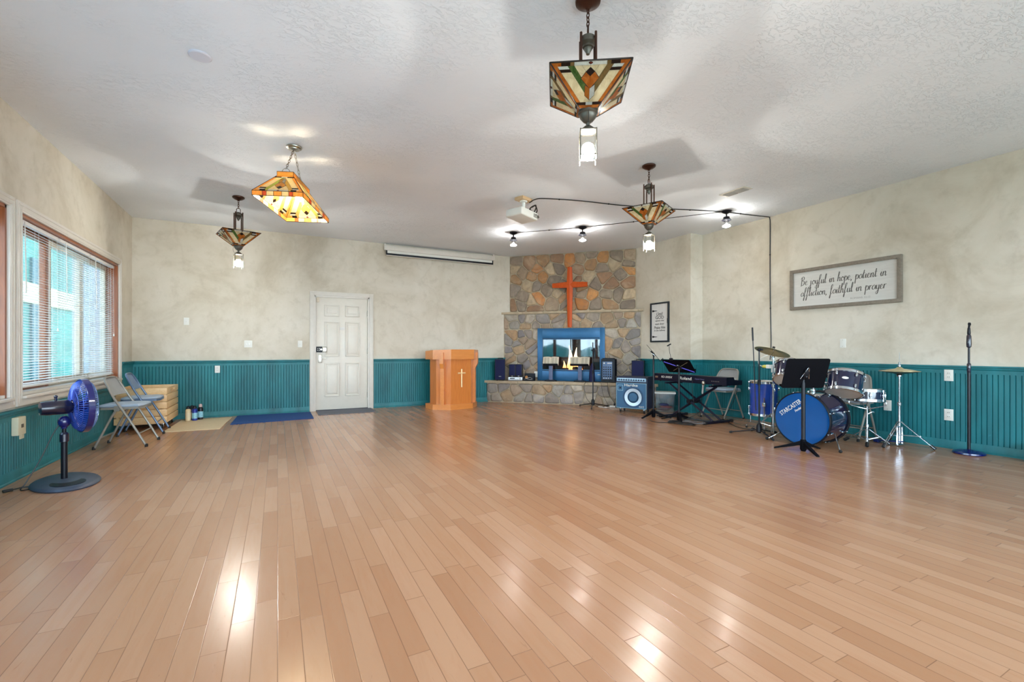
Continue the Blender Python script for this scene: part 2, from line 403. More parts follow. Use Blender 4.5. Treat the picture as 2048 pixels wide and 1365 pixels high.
# door
def casing(b, a0, a1, z0, z1, wd, t, f):    # picture-frame casing around an opening; f maps (a, out, z) to xyz
    def bar(q0, q1, r0, r1):
        c = f((q0 + q1) / 2, t / 2, (r0 + r1) / 2); p = f(q0, 0, r0); q = f(q1, t, r1); b.box(c, [abs(x - y) for x, y in zip(p, q)], bev=.004)
        c = f((q0 + q1) / 2, t / 2 + .004, (r0 + r1) / 2); 
    bar(a0 - wd, a0, z0, z1 + wd); bar(a1, a1 + wd, z0, z1 + wd); bar(a0, a1, z1, z1 + wd)
    if z0 > .1: bar(a0 - wd, a1 + wd, z0 - wd, z0)
    for s in (.25, .7):
        q = wd * s
        for (x0, x1, y0, y1) in ((a0 - q - .006, a0 - q + .006, max(z0 - q, 0), z1 + q), (a1 + q - .006, a1 + q + .006, max(z0 - q, 0), z1 + q), (a0 - q, a1 + q, z1 + q - .006, z1 + q + .006)):
            c = f((x0 + x1) / 2, t + .002, (y0 + y1) / 2); p = f(x0, t, y0); r = f(x1, t + .006, y1); b.box(c, [abs(m_ - n_) for m_, n_ in zip(p, r)], bev=.002)
dr = bpy.data.objects.new('door_1', None); COL.objects.link(dr); struct(dr); dr['label'] = 'white six panel door in the back wall with keypad lock'
dr.location = (0, YB, 0)
b = MB(); casing(b, DX0, DX1, 0, DZ, .072, .02, lambda a, o_, z: (a, -o_, z))
b.box((DX0 + .012, .07, DZ / 2), (.024, .15, DZ)); b.box((DX1 - .012, .07, DZ / 2), (.024, .15, DZ)); b.box(((DX0 + DX1) / 2, .07, DZ - .012), (DX1 - DX0, .15, .024))
b.build('casing', WHT, dr)
b = MB(); sx0, sx1 = DX0 + .027, DX1 - .027; W_ = sx1 - sx0
b.box(((sx0 + sx1) / 2, .05, DZ / 2), (W_, .04, DZ - .030), bev=.002)
for cx in (sx0 + W_ * .30, sx0 + W_ * .70):
    for z0, z1 in ((1.70, 1.86), (.98, 1.56), (.27, .82)):
        w2 = W_ * .115
        b.box((cx, .028, (z0 + z1) / 2), (2 * w2 + .03, .008, z1 - z0 + .03), bev=.006)
        for q in (-1, 1):
            b.box((cx + q * (w2 + .012), .022, (z0 + z1) / 2), (.024, .026, z1 - z0 + .048), bev=.010); b.box((cx, .022, (z0 + z1) / 2 + q * ((z1 - z0) / 2 + .012)), (2 * w2 + .048, .026, .024), bev=.010)
        b.box((cx, .022, (z0 + z1) / 2), (2 * w2 - .04, .020, z1 - z0 - .055), bev=.009)
b.build('door_slab', DOORW, dr)
hd = MB().use(STEEL); hx = sx0 + .065; hd.box((hx, .022, .925), (.06, .02, .15), bev=.02); hd.cyl((hx, .02, .94), (hx, -.03, .94), .014); hd.tube([(hx, -.03, .94), (hx + .05, -.034, .937), (hx + .12, -.03, .93)], .008, 8, 4)
tag(hd.build('door_handle', parent=dr), 'nickel lever handle')
kp = MB().use(BLK); kp.box((sx0 + .055, .016, 1.085), (.10, .03, .10), bev=.006); kp.use(STEEL).box((sx0 + .14, .014, 1.085), (.075, .034, .095), bev=.012); kp.cyl((sx0 + .145, .0, 1.085), (sx0 + .145, -.012, 1.085), .012)
for i in range(4): kp.use(PLAS).box((sx0 + .03 + .018 * (i % 2) * 1.6, -.001, 1.07 + .03 * (i // 2)), (.012, .006, .012), bev=.002)
kp.use(STEEL).cyl((sx0 + .085, .0, 1.085), (sx0 + .085, -.01, 1.085), .016)
tag(kp.build('keypad_lock', parent=dr), 'black and nickel keypad lock')
for z in (.25, 1.05, 1.75): MB().box((DX1 - .026, .022, z), (.016, .012, .1), bev=.003).cyl((DX1 - .026, .014, z - .05), (DX1 - .026, .014, z + .05), .006).build('hinge', STEEL, dr)
b = MB(); b.box((sx0 + .03, .02, DZ - .075), (.045, .02, .08), bev=.004); b.build('door_sensor', mat('ivory plastic', (205, 190, 165), .4), dr)
b = MB(); b.box(((DX0 + DX1) / 2, .05, .008), (DX1 - DX0, .10, .016), bev=.003); b.build('threshold', BLKM, dr)
MB().box(((DX0 + DX1) / 2, .142, DZ / 2), (DX1 - DX0 + .1, .012, DZ + .1)).build('light_block_panel', BLKM, dr)  # added unseen panel, stops daylight leaking in under the door
b = MB(); b.box((sx0 + W_ * .5, .0275, 1.46), (.09, .003, .05), bev=.001); b.build('door_notice', mat('paper', (214, 213, 208), .6, var=.01), dr)

# windows of the left wall
for k, (y0, y1, z0, z1) in enumerate(WINS):
    wn_ = bpy.data.objects.new('window_%d' % (3 - k), None); COL.objects.link(wn_); struct(wn_); wn_.location = (XL, 0, 0)
    b = MB(); casing(b, y0, y1, z0, z1, .085, .022, lambda a, o_, z: (o_, a, z))
    b.box((.025, (y0 + y1) / 2, z0 - .012), (.05, y1 - y0 + .02, .024), bev=.005); b.build('casing', WHT, wn_)
    b = MB()
    for y in (y0 + .012, y1 - .012): b.box((-.085, y, (z0 + z1) / 2), (.17, .024, z1 - z0))
    b.box((-.085, (y0 + y1) / 2, z1 - .012), (.17, y1 - y0, .024)); b.build('jamb', SASH, wn_)
    MB().box((-.085, (y0 + y1) / 2, z0 + .012), (.17, y1 - y0 - .048, .024)).build('sill', WHT, wn_)
    n3 = 3; ww = (y1 - y0 - .048) / n3
    for i in range(n3):
        a = y0 + .024 + i * ww; b = MB()
        for y in (a + .03, a + ww - .03): b.box((-.14, y, (z0 + z1) / 2), (.05, .06, z1 - z0 - .05), bev=.004)
        for z in (z0 + .065, z1 - .065): b.box((-.14, a + ww / 2, z), (.048, ww - .12, .08), bev=.004)
        s_ = b.build('sash', SASH if (i == 0 or k < 2) else SASHL, wn_)
        b = MB(); b.box((-.14, a + ww / 2, (z0 + z1) / 2), (.006, ww - .11, z1 - z0 - .2)); b.build('pane', WPANE, s_)
# mini blinds of the far window
yy0, yy1 = WINS[2][0] + .03, WINS[2][1] - .03; bw = (yy1 - yy0) / 3
BL = ['white mini blind over the window sash nearest the fan, left of three', 'white mini blind over the middle sash with teal wall showing through', 'white mini blind over the window sash nearest the room corner']
for i in range(3):
    a = yy0 + i * bw + .008; e = a + bw - .016 + (.02 if i == 2 else 0); mid = (a + e) / 2
    t = thing('venetian_blind', BL[i], 'blind', (XL - .052, mid, .745), 0, 'mini blinds in the far window'); hw = (e - a) / 2 - .004; top = 2.20 - .745
    MB().box((0, 0, top), (.036, hw * 2, .034), bev=.003).build('headrail', BLIND, t)
    b = MB(); z = .035; tilt = R_((20, 2, 32)[i]); j = 0; rnd = random.Random(i)
    while z < top - .03:
        sag = .012 * sin(j * .11 + i) * (1 if i == 1 else .3)
        b.box((0, 0, z), (.0235, hw * 2, .0011), rot=(R_(rnd.uniform(-.15, .15)) + sag * .25, tilt + R_(rnd.uniform(-3, 3)), 0)); z += .0245; j += 1
    b.build('slat', BLIND, t)
    MB().box((0, 0, .012), (.028, hw * 2, .016), rot=(0, tilt, 0), bev=.003).build('bottom_rail', BLIND, t)
    b = MB()
    for q in (-.7, 0, .7): b.cyl((.013, hw * q, .01), (.013, hw * q, top), .0011, n=5); b.cyl((-.013, hw * q, .01), (-.013, hw * q, top), .0011, n=5)
    b.build('ladder_cord', BLIND, t)
    MB().cyl((.028, -hw + .12, top), (.034, -hw + .13, top - .62), .0045, n=8).build('wand', PLAS, t)
    b = MB(); b.tube([(.024, hw - .06, top), (.026, hw - .05, top - .9)], .0016, 5); b.lathe([(.002, 0), (.007, -.01), (.008, -.035), (0, -.04)], (.026, hw - .05, top - .9), 10); b.build('pull_cord', PLAS, t)
# what stands outside the windows
TEAL = mat('teal siding', (0, 116, 100), .6, var=.35, scale=.8)
CRM = mat('cream band', (176, 168, 128), .6, var=.06)
b = MB(); b.box((-7.2, 13.6, 1.5), (2.4, 12.6, 9)); o = b.build('exterior_block_outside', TEAL); struct(o)
b = MB(); b.box((-7.4, 27.2, 2.5), (2.4, 14.4, 12)); struct(b.build('exterior_block_outside', mat('pale sky screen outside', (112, 112, 116), .7, var=.06)))  # added pale block that dims the bright sky behind the blinds
b = MB(); b.box((-5.97, 13.6, 2.62), (.08, 12.7, .55)); o = b.build('exterior_band_outside', CRM); struct(o)
for y in (9.2, 12.0, 14.6, 17.2):
    b = MB(); b.box((-5.97, y, .6), (.06, .35, 6)); struct(b.build('exterior_post_outside', mat('dark teal post', (14, 84, 92), .6)))
b = MB(); b.box((-4.6, 3, -.35), (4.9, 13, .1)); struct(b.build('bounce_slab_outside', mat('pale bounce slab outside', (226, 224, 218), .8, var=.05)))  # added pale slab, throws sky light up onto the ceiling
b = MB(); b.box((-22, 4, -2.6), (70, 90, .2)); struct(b.build('ground_outside', mat('lawn outside', (60, 128, 118), .9, var=.3, scale=.3)))
b = MB()
rnd = random.Random(3)
for i in range(26): b.sphere((-38 + rnd.uniform(-4, 4), -38 + i * 2.4, -1.4), 2.3 + rnd.random() * 1.2, 10)
struct(b.build('treeline_outside', mat('far trees outside', (50, 120, 112), .9, var=.3, scale=.5)))

# ------------------------------------------------------------------ corner fireplace (front runs at 45 degrees across the corner)
def clip(poly, n, d):      # keep n.p <= d
    out = []
    for i in range(len(poly)):
        p, q = poly[i], poly[(i + 1) % len(poly)]; a = p[0] * n[0] + p[1] * n[1] - d; c = q[0] * n[0] + q[1] * n[1] - d
        if a <= 0: out.append(p)
        if (a < 0 < c) or (c < 0 < a): t = a / (a - c); out.append((p[0] + (q[0] - p[0]) * t, p[1] + (q[1] - p[1]) * t))
    return out
def parea(p): return abs(sum(p[i][0] * p[(i + 1) % len(p)][1] - p[(i + 1) % len(p)][0] * p[i][1] for i in range(len(p)))) / 2
STONEC = [(152, 118, 84), (168, 112, 62), (126, 112, 98), (130, 116, 100), (168, 148, 120), (146, 126, 104), (136, 104, 78), (122, 108, 94), (176, 126, 76), (132, 120, 108)]
STONEC_G = [(134, 124, 114), (118, 112, 108), (150, 126, 98), (130, 124, 120), (162, 152, 138), (140, 122, 104), (126, 116, 108), (146, 140, 130), (156, 126, 94), (112, 106, 106)]
def stones(name, parent, u0, u1, z0, z1, y, cell, seed, pal):
    rnd = random.Random(seed); pts = []; nx = max(1, round((u1 - u0) / cell)); nz = max(1, round((z1 - z0) / (cell * .8)))
    for i in range(nx):
        for j in range(nz):
            pts.append((u0 + (i + .5 + .5 * (j % 2) - .25 + rnd.uniform(-.42, .42)) * (u1 - u0) / nx, z0 + (j + .5 + rnd.uniform(-.42, .42)) * (z1 - z0) / nz))
    bm_ = bmesh.new(); cl = bm_.loops.layers.float_color.new('Col')
    for i, p in enumerate(pts):
        poly = [(u0, z0), (u1, z0), (u1, z1), (u0, z1)]
        for k, q in enumerate(pts):
            if k == i: continue
            n = (q[0] - p[0], q[1] - p[1])
            if n[0] ** 2 + n[1] ** 2 > (cell * 3.2) ** 2: continue
            poly = clip(poly, n, n[0] * (p[0] + q[0]) / 2 + n[1] * (p[1] + q[1]) / 2)
            if len(poly) < 3: break
        if len(poly) < 3 or parea(poly) < .0006: continue
        cx = sum(a for a, _ in poly) / len(poly); cz = sum(a for _, a in poly) / len(poly)
        for _ in range(2):     # round the corners
            q = []
            for a, c in zip(poly, poly[1:] + poly[:1]): q += [(a[0] * .86 + c[0] * .14, a[1] * .86 + c[1] * .14), (a[0] * .14 + c[0] * .86, a[1] * .14 + c[1] * .86)]
            poly = q
            if len(poly) > 40: break
        sz = sqrt(parea(poly)); g = .006; hgt = rnd.uniform(.016, .034); rings = []
        tx, tz = rnd.uniform(-.10, .10), rnd.uniform(-.10, .10)
        for ins, up in ((g, -.004), (g + .003, hgt * .55), (g + .016, hgt * .9), (g + .035, hgt)):
            k = max(.12, 1 - ins * 2 / sz)
            rings.append([bm_.verts.new((cx + (a - cx) * k, y - up - ((a - cx) * tx + (c - cz) * tz) * (1 if up > 0 else 0) * k, cz + (c - cz) * k)) for a, c in poly])
        top = bm_.verts.new((cx, y - hgt * 1.05, cz)); col = c4(rnd.choice(pal)); v = rnd.uniform(1.05, 1.45); col = (*[x * v for x in col[:3]], 1); N = len(poly); fs = []
        for A, B in zip(rings, rings[1:]):
            for i_ in range(N): fs.append(bm_.faces.new([A[i_], A[(i_ + 1) % N], B[(i_ + 1) % N], B[i_]]))
        for i_ in range(N): fs.append(bm_.faces.new([rings[-1][i_], rings[-1][(i_ + 1) % N], top]))
        for f in fs:
            f.smooth = True
            for l in f.loops: l[cl] = col
    bmesh.ops.recalc_face_normals(bm_, faces=bm_.faces[:])
    me = bpy.data.meshes.new(name); bm_.to_mesh(me); bm_.free(); me.materials.append(STN)
    o = bpy.data.objects.new(name, me); COL.objects.link(o); o.parent = parent; return o
FP = (5.335, 7.745, 0)
fp = thing('stone_fireplace', 'field stone corner fireplace with raised hearth, sky-tinted black metal firebox and mantel ledge', 'fireplace', FP, -45)
def trap(y0, y1, hw):   # plan that narrows into the corner
    return [(-hw, y0), (hw, y0), (hw - (y1 - y0), y1), (-hw + (y1 - y0), y1)]
E_ = .004
cb = MB().prism(trap(0, .14, 1.308 - E_), 1.86, H - .002).build('chimney_breast', MORT, fp, 0)
stones('stone_facing', cb, -1.30, 1.30, 1.875, H - .004, 0, .25, 11, STONEC)
sb = MB()
sb.prism([(-1.408 + E_, -.1), (-.60, -.1), (-.60, .10), (-1.21, .10)], .43, 1.83); sb.prism([(.66, -.1), (1.408 - E_, -.1), (1.21, .10), (.66, .10)], .43, 1.83)
sb.prism([(-.61, -.1), (.67, -.1), (.67, .10), (-.61, .10)], 1.47, 1.83)
su = sb.build('surround', MORT, fp, 0)
stones('stone_facing', su, -1.40, -.615, .445, 1.5, -.1, .215, 5, STONEC_G)
stones('stone_facing', su, .68, 1.40, .445, 1.5, -.1, .215, 8, STONEC_G)
stones('stone_facing', su, -1.40, 1.40, 1.5, 1.825, -.1, .215, 21, STONEC_G)
mb = MB(); rnd = random.Random(4); u = -1.446
while u < 1.44:
    e = min(1.446, u + rnd.uniform(.42, .62)); mb.box(((u + e) / 2, -.071, 1.848), (e - u - .004, .15, .044), bev=.006); u = e
mb.build('mantel_shelf', CAPS, fp)
he = MB().prism(trap(-.385, 1.0, 1.693 - E_), 0, .395).build('hearth', MORT, fp, 0)
stones('stone_facing', he, -1.685, 1.685, .006, .392, -.385, .225, 31, STONEC_G)
mb = MB(); u = -1.725
for e in (-1.0, -.52, -.05, .42, .95, 1.725):
    if u < -1.5: mb.prism([(u, -.424), (e - .003, -.424), (e - .003, 0), (u + .424, 0)], .395, .445)
    elif e > 1.5: mb.prism([(u, -.424), (e, -.424), (e - .424, 0), (u, 0)], .395, .445)
    else: mb.box(((u + e) / 2, -.212, .42), (e - u - .003, .424, .05), bev=.005)
    u = e
mb.build('hearth_slab', CAPS, fp, 20)
FBLUE = mat('sky tinted black steel', (30, 88, 130), .32, metal=.35, var=.1, scale=5)  # blue puts the sky reflected in black metal into the colour
SOOT = mat('firebox lining', (28, 32, 40), .8, var=.3)
FGLASS = clear_glass('fireplace glass', (.62, .70, .74), .05, .03)
fb = MB()
fb.box((-.599, -.135, .985), (.107, .05, 1.07), bev=.004); fb.box((.666, -.135, .985), (.098, .05, 1.07), bev=.004)
fb.box((.033, -.138, 1.41), (1.17, .05, .21), bev=.004); fb.box((.033, -.138, .555), (1.17, .05, .21), bev=.004)
fb.box((.033, -.150, 1.298), (1.18, .03, .018), bev=.003); fb.box((.033, -.150, .670), (1.18, .03, .018), bev=.003)
f0 = fb.build('firebox_frame', FBLUE, fp)
b = MB(); b.box((.033, -.155, 1.31), (1.16, .02, .010)); b.box((.033, -.158, .655), (1.16, .012, .010)); b.box((.033, -.16, .985), (.006, .01, .62)); b.build('slot', BLK, f0)
b = MB()
for c, d in (((.033, .42, .98), (1.3, .02, 1.0)), ((-.6, .16, .98), (.02, .52, 1.0)), ((.67, .16, .98), (.02, .52, 1.0)), ((.033, .16, .485), (1.3, .52, .02)), ((.033, .16, 1.465), (1.3, .52, .02))): b.box(c, d)
b.build('firebox_lining', SOOT, fp)
for u0, u1 in ((-.545, .030), (.036, .617)):
    MB().box(((u0 + u1) / 2, -.125, .985), (u1 - u0, .006, .63)).build('glass_door', FGLASS, fp)
b = MB().use(STEEL)
b.box((.60, -.166, .585), (.05, .006, .012), bev=.002); b.build('damper_knob', parent=fp)
# burning logs
lg = thing('burning_logs', 'burning logs with tall flames behind the fireplace glass', 'fire', (5.335, 7.745, .495), -45)
BARK = mat('charred log', (52, 38, 32), .9, var=.5, scale=30, bump=.8, bscale=40)
b = MB(); rnd = random.Random(2)
for (a, c, r) in (((-.33, .12, .07), (.27, .16, .075), .05), ((-.28, .26, .07), (.30, .22, .08), .055), ((-.22, .14, .155), (.22, .28, .16), .045), ((-.1, .30, .16), (.12, .10, .2), .04)):
    n = 8; P = [Vector(a).lerp(Vector(c), i / n) + Vector((0, 0, rnd.uniform(-.008, .008))) for i in range(n + 1)]; b.tube(P, [r * rnd.uniform(.9, 1.1) for _ in P], 12)
b.build('log', BARK, lg)
b = MB()
for i in range(7): b.tube([(-.38 + i * .12, .04, .02), (-.38 + i * .12, .34, .02)], .008, 6)
for y in (.04, .34): b.tube([(-.42, y, .01), (.4, y, .01)], .008, 6)
b.build('grate', BLKM, lg)
def flame(b, x, y, z, h, r, sw):
    prof = [(0, 0), (.7, .08), (1, .22), (.85, .42), (.5, .66), (.2, .86), (0, 1)]
    n = 10; rs = []
    for q, t in prof:
        cx = x + sw * sin(t * 3.0) * h * .3
        rs.append([b._v((cx + r * q * cos(2 * pi * i / n), y + r * q * .6 * sin(2 * pi * i / n), z + h * t)) for i in range(n)] if q else [b._v((cx, y, z + h * t))])
    for A, B in zip(rs, rs[1:]):
        for i in range(n):
            f = [A[i % len(A)], A[(i + 1) % len(A)], B[(i + 1) % len(B)], B[i % len(B)]]; f = [v for k, v in enumerate(f) if v not in f[:k]]
            if len(f) > 2: b._f(f)
m = Mat('flame'); tcx = m.n('ShaderNodeTexCoord'); sp = m.n('ShaderNodeSeparateXYZ'); m.l(tcx.outputs['Object'], sp.inputs[0])
e = m.n('ShaderNodeEmission'); m.l(m.ramp(m.math('ADD', m.math('MULTIPLY', sp.outputs['Z'], 1.5), m.math('MULTIPLY', m.noise(14, 2), .25)), [(.15, (1, .10, .015, 1)), (.5, (1, .30, .07, 1)), (.85, (1, .62, .32, 1))]), e.inputs[0]); e.inputs[1].default_value = 6
m.l(e.outputs[0], m.out.inputs[0]); FLAME = m.m
for (x, y, z, h, r, s_) in ((-.07, .2, .12, .56, .062, .25), (.10, .22, .12, .52, .06, -.2), (.01, .16, .08, .34, .055, -.3), (-.18, .2, .1, .26, .045, .3), (.20, .2, .1, .24, .04, -.3), (-.04, .1, .02, .22, .06, .2), (.07, .26, .1, .40, .05, .35)):
    b = MB(); flame(b, x, y, z, h, r, s_); b.build('flame', FLAME, lg, 0)
b = MB(); rnd = random.Random(9)
for i in range(70): b.sphere((rnd.uniform(-.36, .36), rnd.uniform(.06, .32), .02 + rnd.random() * .02), rnd.uniform(.010, .022), 6)
tag(b.build('ember', emit('embers', (1, .14, .05), 8), lg), kind='stuff')

# cross hung in front of the chimney breast
CROSSW = wood('orange stained wood', (182, 64, 2), (212, 92, 6), .6, (12, 12, 1), .05)
cr = thing('wooden_cross', 'orange stained wooden cross hung on the stone chimney above the firebox', 'cross', FP, -45)
def arm(b, a, c, wa, wc, y0, d):        # tapered bar with a raised ridge, from a to c in the (u,z) plane
    a, c = Vector(a), Vector(c); t = (c - a).normalized(); n = Vector((-t.y, t.x)); V = []
    for p, w_ in ((a, wa), (c, wc)):
        V.append([b._v((p.x + n.x * w_ * k, y0 - dd, p.y + n.y * w_ * k)) for k, dd in ((-1, 0), (-1, d * .55), (0, d), (1, d * .55), (1, 0))])
    for i in range(5): b._f([V[0][i], V[0][(i + 1) % 5], V[1][(i + 1) % 5], V[1][i]], False)
    b._f(V[0][::-1], False); b._f(V[1], False)
b = MB(); arm(b, (.02, 2.39), (.02, 2.745), .062, .044, -.150, .05); arm(b, (.02, 2.39), (.02, 1.535), .062, .040, -.150, .05); b.build('upright', CROSSW, cr, 10)
b = MB(); arm(b, (.02, 2.39), (-.335, 2.385), .062, .044, -.150, .049); arm(b, (.02, 2.39), (.375, 2.385), .062, .044, -.150, .049); b.build('crossbar', CROSSW, cr, 10)
MB().tube([(.02, .0, 2.60), (.02, -.17, 2.60)], .006, 6).build('hanging_peg', BLKM, cr)

# ------------------------------------------------------------------ things on the hearth (u along the front, v = distance towards the room)
def on_diag(u, off): return (FP[0] + (u * 1 - off) / sqrt(2), FP[1] + (-u - off) / sqrt(2))
GRILL = mat('dark blue speaker cloth', (10, 20, 66), .85, var=.15, scale=300, bump=.4, bscale=600)
GRILLB = mat('dark speaker cloth', (20, 26, 58), .8, var=.2, scale=300, bump=.4, bscale=600)
def pa_speaker(label, u, off, rz, wd, hg, dp):
    x, y = on_diag(u, off); t = thing('loudspeaker', label, 'speaker', (x, y, .445), rz)
    MB().prism([(-wd / 2, -dp / 2), (wd / 2, -dp / 2), (wd * .36, dp / 2), (-wd * .36, dp / 2)], .012, hg).build('cabinet', BLK, t)
    b = MB(); b.box((0, -dp / 2 - .008, hg / 2 + .006), (wd - .02, .018, hg - .03), bev=.012); b.build('grille', GRILL, t)
    b = MB(); b.box((0, -dp / 2 - .018, hg * .2), (.05, .003, .008)); b.build('badge', STEEL, t)
    b = MB(); b.tube([(-.05, 0, hg - .002), (-.05, 0, hg + .02), (.05, 0, hg + .02), (.05, 0, hg - .002)], .008, 6); b.build('carry_handle', BLK, t)
    for sx_ in (-1, 1):
        for sy_ in (-1, 1): MB().cyl((sx_ * wd * .3, sy_ * dp * .35, 0), (sx_ * wd * .3, sy_ * dp * .35, .014), .014, n=8).build('foot', RUB, t)
pa_speaker('black and blue loudspeaker on the hearth end nearest the wooden lectern', -1.40, .325, -32, .215, .44, .20)
pa_speaker('black loudspeaker standing on the hearth behind the bass amplifier', 1.37, .24, -58, .235, .43, .20)
x, y = on_diag(-1.085, .26)
si = thing('stereo_receiver', 'silver stereo receiver under the twin bookshelf speakers on the hearth', 'receiver', (x, y, .445), -36)
b = MB(); b.box((0, 0, .04), (.29, .22, .066), bev=.005); b.build('body', mat('silver panel', (196, 200, 206), .3, metal=.6, var=.04), si)
b = MB(); b.cyl((.10, -.11, .042), (.10, -.13, .042), .022, n=20); b.build('knob', STEEL, si); MB().cyl((.05, -.11, .034), (.05, -.12, .034), .008, n=10).build('knob', STEEL, si)
b = MB(); b.box((-.06, -.1105, .048), (.10, .003, .02)); b.build('display', BLK, si)
for q in (-.12, .12):
    for y_ in (-.08, .08): MB().cyl((q, y_, 0), (q, y_, .008), .012, n=8).build('foot', RUB, si)
for k, q in enumerate((-.068, .068)):
    cxy = Vector((x, y, 0)) + Euler((0, 0, R_(-36))).to_matrix() @ Vector((q, .0, 0))
    t = thing('bookshelf_speaker', ['small dark blue bookshelf speaker on the silver receiver, nearer the lectern', 'small dark blue bookshelf speaker on the silver receiver, nearer the firebox'][k], 'speaker', (cxy.x, cxy.y, .519), -36, 'twin bookshelf speakers on the hearth')
    MB().box((0, 0, .13), (.132, .17, .26), bev=.004).build('cabinet', BLK, t); MB().box((0, -.088, .145), (.112, .012, .22), bev=.004).build('grille', GRILL, t); MB().box((0, -.0885, .022), (.03, .004, .008)).build('badge', PLAS, t)
x, y = on_diag(-.80, .27)
t = thing('amplifier_box', 'low black open box of wires between the receiver and the firebox', 'box', (x, y, .445), -45)
b = MB(); b.box((0, .07, .075), (.22, .012, .15)); b.box((.104, 0, .075), (.012, .14, .15)); b.box((-.104, 0, .04), (.012, .14, .08)); b.box((0, 0, .006), (.22, .14, .012)); b.build('body', BLK, t)
b = MB(); b.tube([(-.09, -.05, .03), (-.03, -.06, .05), (.03, -.03, .07), (.08, -.05, .04), (.02, -.055, .03), (-.05, -.03, .04)], .006, 6, 5); b.build('wire', mat('grey wire', (150, 150, 150), .5), t)
b = MB(); b.lathe([(.018, 0), (.03, .005), (.018, .01)], (-.045, -.045, .075), 14, (0, -1, .4)); b.build('tape_ring', mat('tan tape', (170, 120, 70), .5), t)
x, y = on_diag(-.69, .135)
def plate(label, loc, rz, wd=.07, hg=.115, kind='outlet', name='wall_outlet', cat='outlet', group=None, m=PLAS):
    t = thing(name, label, cat, loc, rz, group)
    MB().box((0, -.003, 0), (wd, .007, hg), bev=.003).build('cover', m, t)
    b = MB()
    if kind == 'outlet':
        for z in (-.021, .021):
            o = MB().box((0, -.008, z), (.034, .004, .030), bev=.004).build('receptacle', m, t)
            for q in (-.007, .007): MB().box((q, -.0105, z + .003), (.003, .002, .010)).build('slot', BLK, o)
    elif kind == 'switch': b.box((0, -.009, 0), (.010, .012, .024), rot=(.4, 0, 0), bev=.002); b.build('toggle', m, t)
    elif kind == 'double':
        for q in (-.023, .023): MB().cyl((q, -.006, 0), (q, -.014, 0), .009, n=14).build('jack', STEEL, t)
    elif kind == 'blank': 
        for z in (-hg * .36, hg * .36): MB().cyl((0, -.006, z), (0, -.0085, z), .004, n=8).build('screw', STEEL, t)
    return t
plate('white outlet on the stone beside the firebox, above the black wire box', (x, y, .575), -45)
# the two open books on stands
STANDW = mat('grey blue stand', (84, 96, 128), .5, var=.1); PAGE = mat('aged page', (206, 194, 172), .7, var=.06, scale=40); COVR = mat('book cover', (96, 52, 36), .6)
INK = mat('printed ink', (120, 110, 98), .8)
def book_stand(label1, label2, u, off, rz, wd):
    x, y = on_diag(u, off); t = thing('book_stand', label1, 'book stand', (x, y, .445), rz, 'book stands on the hearth')
    b = MB(); b.box((0, 0, .015), (.16, .13, .03), bev=.006); b.cyl((-.12, -.02, .012), (.12, -.02, .012), .012, n=10); b.build('base', BLK, t)
    MB().box((0, .0, .18), (.075, .06, .31), bev=.006).build('post', STANDW, t)
    T = Matrix.Translation((0, -.01, .40)) @ Matrix.Rotation(R_(-28), 4, 'X')
    b = MB(); b.M = T; b.box((0, .012, .0), (wd, .016, .17), bev=.003); b.box((0, -.03, -.088), (wd, .08, .014), bev=.003); b.build('rest', BLK, t)
    B = T @ Vector((0, -.002, 0)); k = thing('open_book', label2, 'book', tuple(Matrix.Translation((x, y, .445)) @ (Euler((0, 0, R_(rz))).to_matrix() @ B)), rz, 'open books on stands before the fire')
    k.rotation_euler = (R_(-28), 0, R_(rz))
    b = MB(); b.box((0, 0, .0), (wd + .03, .006, .19), bev=.002); b.build('cover', COVR, k)
    for s_ in (-1, 1):
        hw = wd / 2 + .008; prof = [(0, -.010), (.15, -.030), (.4, -.036), (.75, -.030), (1, -.018)]
        b = MB(); A = [b._v((s_ * hw * a, d, -.088)) for a, d in prof] + [b._v((s_ * hw, -.004, -.088)), b._v((0, -.004, -.088))]; C = [b._v((s_ * hw * a, d, .088)) for a, d in prof] + [b._v((s_ * hw, -.004, .088)), b._v((0, -.004, .088))]
        for i in range(len(A)): b._f([A[i], A[(i + 1) % len(A)], C[(i + 1) % len(A)], C[i]])
        b._f(A[::-1]); b._f(C); pg = b.build('pages', PAGE, k, 40)
        b = MB()
        for cl_ in (.32, .68):
            for i in range(14):
                d = -.0335 if cl_ < .5 else -.0325
                b.box((s_ * hw * cl_, d - .002, .066 - i * .0098), (hw * .28, .0015, .0030))
        b.build('print', INK, pg)
    return t
book_stand('grey book stand on the hearth nearer the silver receiver', 'open book on the stand nearer the silver receiver', -.345, .27, -40, .30)
book_stand('grey book stand on the hearth nearer the mixer', 'open book with orange ribbon on the stand nearer the mixer', .245, .27, -46, .36)
x, y = on_diag(.245, .34)
# small powered mixer
x, y = on_diag(.80, .25); t = thing('powered_mixer', 'upright blue grey powered mixer with knobs on the hearth beside the firebox', 'mixer', (x, y, .445), -52)
b = MB(); b.prism([(-.13, -.07), (.13, -.07), (.16, -.02), (.13, .1), (-.13, .1), (-.15, .0)], .01, .455); b.box((0, .0, .46), (.22, .14, .03), bev=.012); b.build('body', BLK, t)
fpn = MB().box((-.01, -.073, .235), (.19, .012, .34), bev=.004).build('control_panel', mat('blue grey panel', (84, 110, 146), .45, var=.08), t)
b = MB(); b2 = MB().use(PLAS)
for i in range(4):
    for j in range(5): MB().cyl((-.075 + i * .043, -.078, .12 + j * .045), (-.075 + i * .043, -.094, .12 + j * .045), .0125 if j < 4 else .010, n=12).build('knob', BLK, fpn)
    MB().cyl((-.075 + i * .043, -.078, .085), (-.075 + i * .043, -.082, .085), .010, n=10).build('jack', PLAS, fpn)
